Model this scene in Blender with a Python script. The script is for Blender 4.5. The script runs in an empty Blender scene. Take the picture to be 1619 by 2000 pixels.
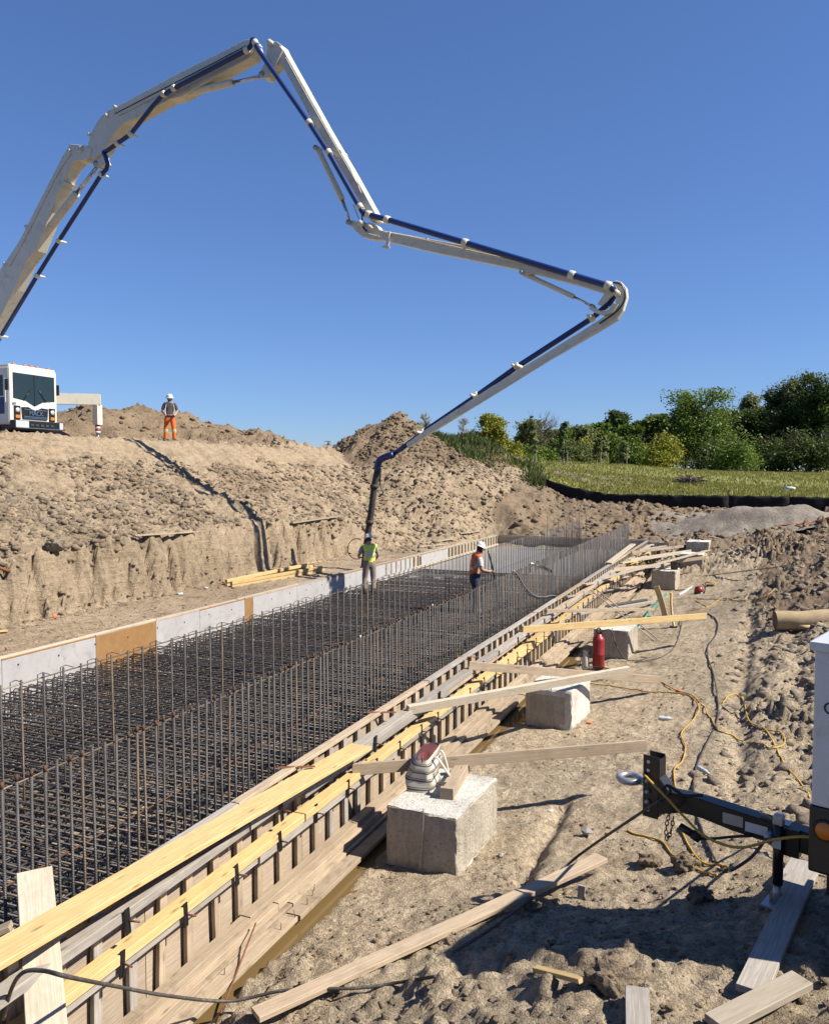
import bpy, bmesh, math, random
import numpy as np
from mathutils import Vector, Matrix
from math import radians, sin, cos, tan, atan, atan2, pi, sqrt

# ---------------------------------------------------------------- camera, sky, sun
S = bpy.context.scene
C = S.collection
FPX, CX, CY, VX, VY = 1600.0, 809.5, 1000.0, 1480.0, 918.0
PITCH = atan((CY - VY) / FPX)
YAW = radians(22.70995)
cd = bpy.data.cameras.new('camera'); cam = bpy.data.objects.new('camera', cd); C.objects.link(cam)
cd.sensor_fit = 'VERTICAL'; cd.sensor_height = 24.0; cd.lens = 24.0 * FPX / 2000.0
cd.clip_start = 0.05; cd.clip_end = 3000
cam.rotation_euler = (pi / 2 - PITCH, 0, YAW)
S.camera = cam
SUN_EL, SUN_AZ = radians(45), radians(8.5)          # azimuth measured from +X towards +Y
wd = bpy.data.worlds.new('World'); S.world = wd; wd.use_nodes = True
wn = wd.node_tree.nodes; wl = wd.node_tree.links
bgn = wn['Background']
sky = wn.new('ShaderNodeTexSky'); sky.sky_type = 'NISHITA'; sky.sun_disc = False
sky.sun_elevation = SUN_EL; sky.sun_rotation = pi / 2 - SUN_AZ
sky.altitude = 0; sky.air_density = 1.0; sky.dust_density = 0.0; sky.ozone_density = 6.0
sgm = wn.new('ShaderNodeGamma'); sgm.inputs[1].default_value = .8
smx = wn.new('ShaderNodeMix'); smx.data_type = 'RGBA'; smx.blend_type = 'MULTIPLY'; smx.inputs[0].default_value = 1.0; smx.inputs[7].default_value = (.68, .85, 1.20, 1)
wl.new(sky.outputs[0], sgm.inputs[0]); wl.new(sgm.outputs[0], smx.inputs[6]); wl.new(smx.outputs[2], bgn.inputs[0]); bgn.inputs[1].default_value = 0.075
sl = bpy.data.lights.new('sun', 'SUN'); sl.energy = 5.0; sl.angle = radians(0.53); sl.color = (1.0, 0.93, 0.82)
so = bpy.data.objects.new('sun', sl); C.objects.link(so)
sdir = Vector((cos(SUN_EL) * cos(SUN_AZ), cos(SUN_EL) * sin(SUN_AZ), sin(SUN_EL)))
so.rotation_euler = sdir.to_track_quat('Z', 'Y').to_euler(); so.location = (30, 0, 40)
vs = S.view_settings; vs.view_transform = 'Standard'; vs.look = 'None'; vs.exposure = 1.0; vs.gamma = 1.0
vs.use_curve_mapping = False
S.cycles.max_bounces = 6; S.cycles.diffuse_bounces = 3; S.cycles.transparent_max_bounces = 12

# ---------------------------------------------------------------- pixel helpers (a pixel gives only a direction)
FH = np.array([-sin(YAW), cos(YAW), 0.0]); UPV = np.array([0, 0, 1.0]); RV = np.cross(FH, UPV)
FW = FH * cos(PITCH) - UPV * sin(PITCH); UV = np.cross(RV, FW)
def ray(x, y): return RV * (x - CX) / FPX - UV * (y - CY) / FPX + FW
def onZ(x, y, z): d = ray(x, y); return Vector(d * (z / d[2]))
def onX(x, y, X): d = ray(x, y); return Vector(d * (X / d[0]))
def onY(x, y, Y): d = ray(x, y); return Vector(d * (Y / d[1]))
def atD(x, y, D): return Vector(ray(x, y) * D)
def rf(r, f, z=0.0): v = RV * r + FH * f; return Vector((v[0], v[1], z))
def project(p):
    p = np.array(p); z = p.dot(FW); return CX + FPX * p.dot(RV) / z, CY - FPX * p.dot(UV) / z

# ---------------------------------------------------------------- object helpers
rng = random.Random(7)
def tag(o, label=None, cat=None, group=None, kind=None):
    if label: o['label'] = label
    if cat: o['category'] = cat
    if group: o['group'] = group
    if kind: o['kind'] = kind
    return o
def empty(name, loc, label=None, cat=None, group=None):
    o = bpy.data.objects.new(name, None); C.objects.link(o); o.location = loc; o.empty_display_size = 0.2
    return tag(o, label, cat, group)
PW = {}
def link(name, me, mat=None, parent=None, mw=None):
    o = bpy.data.objects.new(name, me); C.objects.link(o)
    if mat is not None and not me.materials: me.materials.append(mat)
    if mw is not None: o.matrix_basis = mw
    PW[o.name] = o.matrix_basis.copy()
    if parent is not None:
        o.parent = parent
        w = PW.get(parent.name)
        if w is None: w = Matrix.LocRotScale(parent.location, parent.rotation_euler, parent.scale)
        o.matrix_parent_inverse = w.inverted()
    return o
def mesh(name, V, F, smooth=False):
    me = bpy.data.meshes.new(name); me.from_pydata([tuple(v) for v in V], [], F); me.update()
    if smooth: me.polygons.foreach_set('use_smooth', [True] * len(me.polygons))
    return me
def frombm(name, bm, smooth=False):
    bmesh.ops.recalc_face_normals(bm, faces=bm.faces)
    me = bpy.data.meshes.new(name); bm.to_mesh(me); bm.free()
    if smooth: me.polygons.foreach_set('use_smooth', [True] * len(me.polygons))
    return me
def axes(p0, p1, up=(0, 0, 1)):
    p0 = Vector(p0); p1 = Vector(p1); x = (p1 - p0).normalized(); u = Vector(up)
    if abs(x.dot(u)) > 0.98: u = Vector((0, 1, 0))
    y = u.cross(x).normalized(); z = x.cross(y)
    return x, y, z
def frame(p0, p1, up=(0, 0, 1), roll=0.0):
    x, y, z = axes(p0, p1, up); m = Matrix.Identity(4); c = (Vector(p0) + Vector(p1)) / 2
    for i in range(3): m[i][0], m[i][1], m[i][2], m[i][3] = x[i], y[i], z[i], c[i]
    return m @ Matrix.Rotation(roll, 4, 'X')
_cache = {}
def beam_mesh(L, w, h, bow=0.0, ch=0.004, twist=0.0):
    k = (round(L, 3), round(w, 3), round(h, 3), round(bow, 3), ch, round(twist, 3))
    if k in _cache: return _cache[k]
    c = min(ch, w * .2, h * .2); W, Hh = w / 2, h / 2
    sec = [(-W + c, -Hh), (W - c, -Hh), (W, -Hh + c), (W, Hh - c), (W - c, Hh), (-W + c, Hh), (-W, Hh - c), (-W, -Hh + c)]
    n = 4 if (bow or twist) else 1
    V, F = [], []
    for i in range(n + 1):
        t = i / n; b = bow * 4 * t * (1 - t); a = twist * (t - .5)
        for (y, z) in sec: V.append(((t - .5) * L, y * cos(a) - z * sin(a) + b * .4, y * sin(a) + z * cos(a) + b))
    for i in range(n):
        for j in range(8): F.append((i * 8 + j, i * 8 + (j + 1) % 8, i * 8 + 8 + (j + 1) % 8, i * 8 + 8 + j)[::-1])
    F.append(tuple(range(8))); F.append(tuple(range(n * 8 + 7, n * 8 - 1, -1)))
    me = mesh('beam', V, F); bm = bmesh.new(); bm.from_mesh(me); bmesh.ops.recalc_face_normals(bm, faces=bm.faces); bm.to_mesh(me); bm.free()
    _cache[k] = me
    return me
def plank(name, p0, p1, w, h, mat, parent=None, roll=0.0, bow=0.0, twist=0.0):
    L = (Vector(p1) - Vector(p0)).length
    me = beam_mesh(L, w, h, bow, twist=twist)
    if not me.materials: me.materials.append(mat)
    elif me.materials[0] != mat:
        me = me.copy(); me.materials[0] = mat
    return link(name, me, mat, parent, frame(p0, p1, roll=roll))
def bm_box(bm, cx, cy, cz, sx, sy, sz, bev=0.0, mw=None):
    r = bmesh.ops.create_cube(bm, size=1.0); vs_ = r['verts']
    bmesh.ops.scale(bm, vec=(sx, sy, sz), verts=vs_); bmesh.ops.translate(bm, vec=(cx, cy, cz), verts=vs_)
    if bev > 0:
        e = list({e for v in vs_ for e in v.link_edges})
        rr = bmesh.ops.bevel(bm, geom=e, offset=bev, segments=2, affect='EDGES', profile=.6)
        vs_ = list({v for f in rr['faces'] for v in f.verts} | {v for v in vs_ if v.is_valid})
    if mw is not None: bmesh.ops.transform(bm, matrix=mw, verts=[v for v in vs_ if v.is_valid])
    return vs_
def box(name, c, s, mat, parent=None, bev=0.0, mw=None):
    bm = bmesh.new(); bm_box(bm, c[0], c[1], c[2], s[0], s[1], s[2], bev)
    return link(name, frombm(name, bm), mat, parent, mw)
def smooth_pts(P, n=6):
    P = [Vector(p) for p in P]
    if len(P) < 3: return P
    out = []
    for i in range(len(P) - 1):
        a = P[max(i - 1, 0)]; b = P[i]; c = P[i + 1]; d = P[min(i + 2, len(P) - 1)]
        for k in range(n):
            t = k / n
            out.append(.5 * ((2 * b) + (c - a) * t + (2 * a - 5 * b + 4 * c - d) * t * t + (3 * b - a - 3 * c + d) * t ** 3))
    out.append(P[-1]); return out
def tube_geo(P, r, sides=8, V=None, F=None, caps=True):
    V = [] if V is None else V; F = [] if F is None else F
    P = [Vector(p) for p in P]; n = len(P); base = len(V)
    R_ = r if hasattr(r, '__len__') else [r] * n
    prev = None
    for i in range(n):
        t = (P[min(i + 1, n - 1)] - P[max(i - 1, 0)]).normalized()
        if prev is None:
            u = Vector((0, 0, 1)) if abs(t.z) < .9 else Vector((1, 0, 0)); a = t.cross(u).normalized()
        else:
            a = (prev - t * prev.dot(t)).normalized()
        prev = a; b = t.cross(a)
        for k in range(sides):
            th = 2 * pi * k / sides; V.append(P[i] + (a * cos(th) + b * sin(th)) * R_[i])
    for i in range(n - 1):
        for k in range(sides):
            q = base + i * sides
            F.append((q + k, q + (k + 1) % sides, q + sides + (k + 1) % sides, q + sides + k))
    if caps:
        F.append(tuple(base + k for k in range(sides))[::-1]); F.append(tuple(base + (n - 1) * sides + k for k in range(sides)))
    return V, F
def tube(name, P, r, mat, parent=None, sides=8, sm=0):
    if sm: P = smooth_pts(P, sm)
    V, F = tube_geo(P, r, sides)
    me = mesh(name, V, F, True)
    return link(name, me, mat, parent)
def lathe_geo(prof, sides=16, c=(0, 0, 0)):
    V, F = [], []
    for (r, z) in prof:
        for k in range(sides): V.append((c[0] + r * cos(2 * pi * k / sides), c[1] + r * sin(2 * pi * k / sides), c[2] + z))
    for i in range(len(prof) - 1):
        for k in range(sides): F.append((i * sides + k, i * sides + (k + 1) % sides, (i + 1) * sides + (k + 1) % sides, (i + 1) * sides + k))
    F.append(tuple(range(sides))[::-1]); F.append(tuple((len(prof) - 1) * sides + k for k in range(sides)))
    return V, F
def lathe(name, prof, mat, parent=None, sides=16, mw=None, smooth=True):
    V, F = lathe_geo(prof, sides); return link(name, mesh(name, V, F, smooth), mat, parent, mw)
def text(name, s, size, mat, parent, mw, depth=0.004):
    cu = bpy.data.curves.new(name, 'FONT'); cu.body = s; cu.size = size; cu.extrude = depth; cu.align_x = 'CENTER'; cu.align_y = 'CENTER'
    t = bpy.data.objects.new('tmp', cu); C.objects.link(t)
    dg = bpy.context.evaluated_depsgraph_get(); me = bpy.data.meshes.new_from_object(t.evaluated_get(dg)); me.materials.clear()
    bpy.data.objects.remove(t); return link(name, me, mat, parent, mw)

# ---------------------------------------------------------------- materials
def nmat(name):
    m = bpy.data.materials.new(name); m.use_nodes = True; nt = m.node_tree
    return m, nt, nt.nodes['Principled BSDF'], nt.nodes['Material Output']
def N(nt, t, **kw):
    n = nt.nodes.new(t)
    for k, v in kw.items():
        if k.startswith('i_'): n.inputs[k[2:].replace('_', ' ')].default_value = v
        else: setattr(n, k, v)
    return n
def ramp(nt, src, stops):
    r = nt.nodes.new('ShaderNodeValToRGB'); e = r.color_ramp.elements
    while len(e) < len(stops): e.new(0.5)
    for i, (p, c) in enumerate(stops):
        e[i].position = p; e[i].color = (*c, 1) if len(c) == 3 else c
    nt.links.new(src, r.inputs[0]); return r
def coords(nt, scale=(1, 1, 1), rnd=True, kind='Object'):
    tc = nt.nodes.new('ShaderNodeTexCoord'); mp = nt.nodes.new('ShaderNodeMapping'); mp.inputs['Scale'].default_value = scale
    nt.links.new(tc.outputs[kind], mp.inputs[0])
    if rnd:
        oi = nt.nodes.new('ShaderNodeObjectInfo'); ml = nt.nodes.new('ShaderNodeMath'); ml.operation = 'MULTIPLY'; ml.inputs[1].default_value = 37.0
        nt.links.new(oi.outputs['Random'], ml.inputs[0]); nt.links.new(ml.outputs[0], mp.inputs['Location'])
    return mp.outputs[0]
def noise(nt, vec, scale, detail=5, rough=.6, dist=0.0):
    n = nt.nodes.new('ShaderNodeTexNoise'); n.inputs['Scale'].default_value = scale; n.inputs['Detail'].default_value = detail
    n.inputs['Roughness'].default_value = rough; n.inputs['Distortion'].default_value = dist
    nt.links.new(vec, n.inputs['Vector']); return n
def bump(nt, src, bs, strength=.3, dist=.01, prev=None):
    b = nt.nodes.new('ShaderNodeBump'); b.inputs['Strength'].default_value = strength; b.inputs['Distance'].default_value = dist
    nt.links.new(src, b.inputs['Height'])
    if prev is not None: nt.links.new(prev.outputs[0], b.inputs['Normal'])
    nt.links.new(b.outputs[0], bs.inputs['Normal']); return b
KA = .70
def ka(c): return tuple(x * KA for x in c)
def mul(c, k): return tuple(min(1, x * k) for x in c)
def mixc(nt, fac, a, b, mode='MIX'):
    m = nt.nodes.new('ShaderNodeMix'); m.data_type = 'RGBA'; m.blend_type = mode
    for s, i in ((fac, 0), (a, 6), (b, 7)):
        if hasattr(s, 'links'): nt.links.new(s, m.inputs[i])
        else: m.inputs[i].default_value = s if i == 0 else (*s, 1)
    return m.outputs[2]
def paint(name, col, rough=.4, metal=0.0, var=.12, scale=3.0, bumpk=.08, bscale=60, grime=None, coat=0.0, stretch=(1, 1, 1)):
    col = ka(col); grime = ka(grime) if grime else None
    m, nt, bs, out = nmat(name)
    v = coords(nt, stretch)
    n = noise(nt, v, scale, 6, .65)
    r = ramp(nt, n.outputs[0], [(.3, mul(col, 1 - var)), (.7, mul(col, 1 + var))])
    c = r.outputs[0]
    if grime:
        g = noise(nt, v, scale * 2.3, 8, .7, .6); gr = ramp(nt, g.outputs[0], [(.52, (0, 0, 0)), (.68, (1, 1, 1))])
        c = mixc(nt, gr.outputs[0], c, grime)
    nt.links.new(c, bs.inputs['Base Color']); bs.inputs['Roughness'].default_value = rough; bs.inputs['Metallic'].default_value = metal
    if coat: bs.inputs['Coat Weight'].default_value = coat
    if bumpk:
        nb = noise(nt, v, bscale, 3); bump(nt, nb.outputs[0], bs, bumpk, .004)
    return m
def wood(name, c1, c2, stain=(.12, .09, .06), st=.35, knots=True, rough=.8):
    c1, c2, stain = ka(c1), ka(c2), ka(stain)
    m, nt, bs, out = nmat(name)
    v = coords(nt, (1, 1, 1)); vs_ = coords(nt, (1.3, 30, 30))
    n = noise(nt, vs_, 2.2, 6, .65, .8)
    r = ramp(nt, n.outputs[0], [(.25, mul(c1, .84)), (.45, c1), (.6, c2), (.8, mul(c2, 1.06))])
    oi = nt.nodes.new('ShaderNodeObjectInfo'); mr = nt.nodes.new('ShaderNodeMapRange'); mr.inputs[3].default_value = .78; mr.inputs[4].default_value = 1.14
    nt.links.new(oi.outputs['Random'], mr.inputs[0])
    cc = nt.nodes.new('ShaderNodeCombineColor')
    for i in range(3): nt.links.new(mr.outputs[0], cc.inputs[i])
    c = mixc(nt, 1.0, r.outputs[0], cc.outputs[0], 'MULTIPLY')
    g = noise(nt, v, 3.2, 7, .68, .4); gr = ramp(nt, g.outputs[0], [(.5, (0, 0, 0)), (.72, (st, st, st))])
    c = mixc(nt, gr.outputs[0], c, stain)
    if knots:
        vo = nt.nodes.new('ShaderNodeTexVoronoi'); vo.inputs['Scale'].default_value = 1.0; vk = coords(nt, (2.2, 9, 9)); nt.links.new(vk, vo.inputs['Vector'])
        kr = ramp(nt, vo.outputs['Distance'], [(.05, (.75, .75, .75)), (.16, (0, 0, 0))]); c = mixc(nt, kr.outputs[0], c, mul(c1, .35))
    nt.links.new(c, bs.inputs['Base Color']); bs.inputs['Roughness'].default_value = rough
    b1 = bump(nt, n.outputs[0], bs, .35, .006); nb = noise(nt, v, 45, 3); bump(nt, nb.outputs[0], bs, .2, .003, b1)
    return m
def dirt(name, dry, dark, pale, crack=.5, fine=1.0, rockmix=.5, strata=0.0):
    dry, dark, pale = ka(dry), ka(dark), ka(pale)
    m, nt, bs, out = nmat(name)
    v = coords(nt, (1, 1, 1), rnd=False)
    big = noise(nt, v, .22, 5, .6, .5); med = noise(nt, v, 1.7, 7, .68, .3); sm = noise(nt, v, 14 * fine, 6, .7); vfine = noise(nt, v, 70 * fine, 4, .7)
    r1 = ramp(nt, med.outputs[0], [(.3, dark), (.46, dry), (.62, mul(dry, 1.06)), (.76, pale)])
    r0 = ramp(nt, big.outputs[0], [(.32, mul(dry, .72)), (.5, (1, 1, 1)), (.7, (1, 1, 1))])
    r0b = ramp(nt, big.outputs[0], [(.3, (.74, .72, .70)), (.48, (1, 1, 1)), (.72, (1.0, .97, .92))])
    c = mixc(nt, 1.0, r1.outputs[0], r0b.outputs[0], 'MULTIPLY')
    r2 = ramp(nt, sm.outputs[0], [(.28, (.62, .60, .58)), (.5, (1, 1, 1)), (.75, (1, 1, 1))]); c = mixc(nt, .8, c, r2.outputs[0], 'MULTIPLY')
    r3 = ramp(nt, vfine.outputs[0], [(.3, (.7, .69, .67)), (.55, (1, 1, 1))]); c = mixc(nt, .7, c, r3.outputs[0], 'MULTIPLY')
    pn = noise(nt, v, .55, 6, .7, 1.2); pr_ = ramp(nt, pn.outputs[0], [(.54, (0, 0, 0)), (.66, (rockmix, rockmix, rockmix))]); c = mixc(nt, pr_.outputs[0], c, mixc(nt, .6, mul(dark, 1.05), (dry[0] * .72, dry[1] * .78, dry[2] * .8)))
    if strata:
        sn = noise(nt, coords(nt, (.35, .35, 7.0), False), 1.3, 6, .7, .6); sr = ramp(nt, sn.outputs[0], [(.34, (.66, .63, .58)), (.5, (1, 1, 1)), (.66, (1, 1, 1))]); c = mixc(nt, strata, c, sr.outputs[0], 'MULTIPLY')
    vo = nt.nodes.new('ShaderNodeTexVoronoi'); vo.feature = 'DISTANCE_TO_EDGE'; vo.inputs['Scale'].default_value = 4.5 * fine
    wv = mixc(nt, .25, v, sm.outputs['Color']); nt.links.new(wv, vo.inputs['Vector'])
    cr = ramp(nt, vo.outputs['Distance'], [(.0, (0, 0, 0)), (.035, (1, 1, 1))])
    cm = ramp(nt, med.outputs[0], [(.45, (0, 0, 0)), (.6, (crack, crack, crack))])
    c = mixc(nt, cm.outputs[0], c, mixc(nt, 1.0, c, mixc(nt, .55, cr.outputs[0], (1, 1, 1)), 'MULTIPLY'))
    nt.links.new(c, bs.inputs['Base Color']); bs.inputs['Roughness'].default_value = .95; bs.inputs['Specular IOR Level'].default_value = .15
    vp = nt.nodes.new('ShaderNodeTexVoronoi'); vp.inputs['Scale'].default_value = 17 * fine; nt.links.new(wv, vp.inputs['Vector'])
    vp2 = nt.nodes.new('ShaderNodeTexVoronoi'); vp2.inputs['Scale'].default_value = 48 * fine; nt.links.new(v, vp2.inputs['Vector'])
    b1 = bump(nt, sm.outputs[0], bs, .85, .06); b2 = bump(nt, vfine.outputs[0], bs, .8, .02, b1)
    msk = ramp(nt, med.outputs[0], [(.38, (1, 1, 1)), (.6, (.12, .12, .12))]); vm1 = mixc(nt, 1.0, vp.outputs['Distance'], msk.outputs[0], 'MULTIPLY'); b3 = bump(nt, vm1, bs, .6, .045, b2); b3.invert = True; b3 = bump(nt, vp2.outputs['Distance'], bs, .55, .014, b3); b3.invert = True
    b4 = bump(nt, cr.outputs[0], bs, .8 * crack, .03, b3)
    if strata: bump(nt, sn.outputs[0], bs, .6, .07, b4)
    return m
def leafmat(name, c1, c2, trans=.42):
    c1, c2 = ka(c1), ka(c2)
    m, nt, bs, out = nmat(name)
    v = coords(nt, (1, 1, 1), True); n = noise(nt, v, 1.4, 4, .6); r = ramp(nt, n.outputs[0], [(.3, c1), (.7, c2)])
    at = nt.nodes.new('ShaderNodeAttribute'); at.attribute_name = 'rnd'
    mr = nt.nodes.new('ShaderNodeMapRange'); mr.inputs[3].default_value = .6; mr.inputs[4].default_value = 1.4; nt.links.new(at.outputs['Fac'], mr.inputs[0])
    cc = nt.nodes.new('ShaderNodeCombineColor')
    for i in range(3): nt.links.new(mr.outputs[0], cc.inputs[i])
    c = mixc(nt, 1.0, r.outputs[0], cc.outputs[0], 'MULTIPLY')
    nt.links.new(c, bs.inputs['Base Color']); bs.inputs['Roughness'].default_value = .55; bs.inputs['Specular IOR Level'].default_value = .3
    tr = nt.nodes.new('ShaderNodeBsdfTranslucent'); nt.links.new(c, tr.inputs[0])
    mx = nt.nodes.new('ShaderNodeMixShader'); mx.inputs[0].default_value = trans
    nt.links.new(bs.outputs[0], mx.inputs[1]); nt.links.new(tr.outputs[0], mx.inputs[2]); nt.links.new(mx.outputs[0], out.inputs[0])
    return m
def rebarmat(name, col, rust):
    col, rust = ka(col), ka(rust)
    m, nt, bs, out = nmat(name)
    v = coords(nt, (1, 1, 1)); n = noise(nt, v, 2.5, 6, .7); r = ramp(nt, n.outputs[0], [(.45, col), (.62, mul(col, 1.5)), (.75, rust)])
    nt.links.new(r.outputs[0], bs.inputs['Base Color']); bs.inputs['Metallic'].default_value = .35; bs.inputs['Roughness'].default_value = .45
    w = nt.nodes.new('ShaderNodeTexWave'); w.wave_type = 'BANDS'; w.bands_direction = 'X'; w.inputs['Scale'].default_value = 24; w.inputs['Distortion'].default_value = .0
    vv = coords(nt, (1, .35, .35), False); nt.links.new(vv, w.inputs['Vector']); bump(nt, w.outputs[0], bs, .8, .004)
    return m

MT = {}
MT['bank'] = dirt('dry_clay', (.455, .355, .243), (.32, .243, .163), (.525, .425, .305), crack=.5, fine=.6, strata=.4)
MT['ground'] = dirt('trodden_soil', (.60, .487, .345), (.43, .34, .235), (.68, .565, .42), crack=.8, fine=1.0)
MT['heap'] = dirt('brown_spoil', (.30, .225, .152), (.195, .142, .095), (.37, .285, .20), crack=.3, fine=.7)
MT['heapc'] = dirt('brown_clods', (.32, .242, .165), (.215, .158, .107), (.40, .315, .23), crack=.2, fine=1.4)
MT['clod'] = dirt('clod_soil', (.45, .35, .247), (.33, .25, .172), (.53, .43, .315), crack=.2, fine=1.4)
MT['clod2'] = dirt('grey_clod_soil', (.47, .39, .295), (.35, .285, .21), (.58, .505, .40), crack=.2, fine=1.4)
MT['sand'] = dirt('grey_sand', (.37, .325, .27), (.27, .23, .185), (.43, .38, .32), crack=.05, fine=.8)
MT['yel'] = wood('new_yellow_lumber', (.62, .43, .18), (.72, .53, .25), (.42, .29, .15), .4)
MT['tan'] = wood('tan_lumber', (.44, .335, .225), (.54, .43, .305), (.26, .195, .135), .6)
MT['gry'] = wood('weathered_lumber', (.36, .32, .275), (.46, .42, .37), (.24, .20, .16), .5)
MT['pale'] = wood('pale_dusty_board', (.50, .425, .32), (.585, .51, .40), (.36, .30, .22), .6)
MT['dirtyp'] = wood('muddy_board', (.42, .325, .22), (.52, .415, .295), (.17, .12, .075), .95)
MT['ply'] = wood('plywood', (.45, .35, .25), (.55, .45, .34), (.33, .25, .18), .4, False)
MT['plyw'] = paint('white_faced_plywood', (.45, .435, .43), .75, 0, .1, 2.5, .1, 30, grime=(.36, .33, .31))
MT['plyo'] = paint('orange_faced_plywood', (.33, .18, .065), .6, 0, .12, 4, .1, 30, grime=(.38, .235, .10))
MT['rebar'] = rebarmat('rebar', (.115, .105, .098), (.20, .125, .08))
MT['rebar2'] = rebarmat('brown_rebar', (.17, .128, .095), (.28, .155, .09))
MT['rust'] = paint('rusty_steel', (.22, .085, .035), .8, .2, .3, 12)
MT['rustd'] = paint('dull_rust', (.13, .06, .032), .85, .2, .3, 12)
MT['conc'] = paint('cast_concrete', (.52, .475, .40), .9, 0, .16, 3.0, .75, 24, grime=(.42, .37, .30))
def concm(name, col, pit=.35):
    col = ka(col); m, nt, bs, out = nmat(name); v = coords(nt, (1, 1, 1)); a = noise(nt, v, 2.2, 7, .7, .4); b_ = noise(nt, v, 26, 6, .75); st = noise(nt, coords(nt, (9, 9, .9)), 1.6, 5, .65)
    r = ramp(nt, a.outputs[0], [(.3, mul(col, .74)), (.5, col), (.72, mul(col, 1.12))]); r2 = ramp(nt, st.outputs[0], [(.35, (.72, .68, .6)), (.55, (1, 1, 1))]); r3 = ramp(nt, b_.outputs[0], [(.32, (.6, .58, .54)), (.5, (1, 1, 1))])
    c = mixc(nt, .8, mixc(nt, .7, r.outputs[0], r2.outputs[0], 'MULTIPLY'), r3.outputs[0], 'MULTIPLY')
    vo = nt.nodes.new('ShaderNodeTexVoronoi'); vo.inputs['Scale'].default_value = 15; nt.links.new(v, vo.inputs['Vector']); pr = ramp(nt, vo.outputs['Distance'], [(.10, (0, 0, 0)), (.17, (1, 1, 1))]); c = mixc(nt, pit, c, mixc(nt, 1.0, c, pr.outputs[0], 'MULTIPLY'))
    nt.links.new(c, bs.inputs['Base Color']); bs.inputs['Roughness'].default_value = .92; b1 = bump(nt, b_.outputs[0], bs, .9, .03); bump(nt, pr.outputs[0], bs, .6, .02, b1); return m
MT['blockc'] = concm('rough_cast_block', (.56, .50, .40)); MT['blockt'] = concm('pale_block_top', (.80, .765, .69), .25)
MT['white_c'] = paint('whitewashed_concrete', (.66, .63, .575), .85, 0, .1, 4, .35, 40, grime=(.56, .51, .43))
MT['boom'] = paint('cream_paint', (.80, .745, .60), .38, 0, .06, 1.2, .03, 20, grime=(.62, .56, .43), coat=.3)
MT['navy'] = paint('navy_paint', (.012, .035, .16), .35, 0, .15, 2, .03)
MT['wht'] = paint('white_paint', (.74, .73, .69), .35, 0, .04, 2, .02, coat=.4)
MT['blk'] = paint('black_paint', (.012, .012, .014), .38, 0, .2, 6, .05)
MT['rub'] = paint('black_rubber', (.02, .019, .018), .7, 0, .3, 9, .2)
MT['hose'] = paint('muddy_rubber_hose', (.045, .038, .032), .75, 0, .35, 6, .2, 40, grime=(.13, .11, .085))
MT['steel'] = paint('galvanised_steel', (.5, .5, .5), .38, .6, .12, 8, .1)
MT['chrome'] = paint('rod_chrome', (.7, .7, .72), .15, 1.0, .05, 3, .0)
MT['glass'] = paint('dark_glass', (.018, .034, .038), .03, 0, .1, 2, 0)
MT['amber'] = paint('amber_lens', (.75, .22, .02), .3, 0, .1, 6, .1)
MT['red'] = paint('red_paint', (.30, .012, .014), .42, 0, .2, 6, .1, grime=(.22, .05, .04))
MT['lamp'] = paint('headlamp_glass', (.75, .75, .72), .12, .3, .05, 5, 0)
MT['skin'] = paint('skin', (.46, .27, .19), .55, 0, .1, 12, .02)
MT['hiv'] = paint('lime_vest', (.84, .86, .13), .7, 0, .08, 8, .1)
MT['hio'] = paint('orange_vest', (.85, .16, .02), .7, 0, .1, 8, .1)
MT['refl'] = paint('reflective_tape', (.62, .62, .52), .35, .2, .06, 20, .05)
MT['ylw'] = paint('yellow_tape', (.75, .68, .12), .6, 0, .1, 20, .05)
MT['grysh'] = paint('grey_shirt', (.32, .32, .33), .85, 0, .12, 9, .2)
MT['darksh'] = paint('charcoal_shirt', (.075, .07, .075), .85, 0, .2, 9, .2)
MT['whtsh'] = paint('white_shirt', (.62, .60, .56), .85, 0, .1, 9, .2)
MT['jean'] = paint('dark_jeans', (.03, .038, .06), .85, 0, .25, 10, .2)
MT['tanp'] = paint('tan_trousers', (.30, .24, .19), .85, 0, .2, 7, .2, grime=(.17, .14, .11))
MT['boot'] = paint('muddy_boots', (.06, .05, .042), .7, 0, .3, 10, .2)
MT['hair'] = paint('dark_hair', (.02, .014, .01), .7, 0, .2, 30, .3)
MT['cordy'] = paint('yellow_cord', (.62, .36, .035), .55, 0, .12, 5, .05, grime=(.36, .25, .10))
MT['cordb'] = paint('dusty_black_cable', (.06, .052, .045), .7, 0, .3, 5, .1, grime=(.20, .16, .12))
MT['silt'] = paint('black_geotextile', (.006, .006, .007), 1.0, 0, .3, 3, .4, 12)
MT['canvas'] = paint('cream_canvas', (.62, .57, .48), .85, 0, .06, 8, .25, 90)
MT['maroon'] = paint('maroon_leather', (.16, .045, .035), .5, 0, .12, 8, .1)
MT['stripe'] = paint('dark_stripe_cloth', (.085, .075, .06), .85, 0, .15, 12, .2)
MT['burlap'] = paint('dusty_burlap', (.46, .35, .20), .95, 0, .16, 6, .6, 60, grime=(.36, .28, .18))
MT['plast'] = paint('clear_plastic', (.62, .66, .70), .12, 0, .1, 6, .1)
MT['orangep'] = paint('orange_plastic', (.72, .15, .04), .6, 0, .1, 6, .1)
MT['green'] = paint('green_pipe', (.07, .30, .22), .5, 0, .15, 6, .05)
MT['bark'] = paint('bark', (.14, .11, .085), .95, 0, .3, 3, .6, 12)
MT['barkp'] = paint('pale_bark', (.36, .32, .27), .95, 0, .2, 3, .5, 12)
MT['leafA'] = leafmat('maple_leaves', (.115, .20, .026), (.22, .30, .05))
MT['leafB'] = leafmat('dark_leaves', (.06, .10, .024), (.13, .175, .042))
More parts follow.
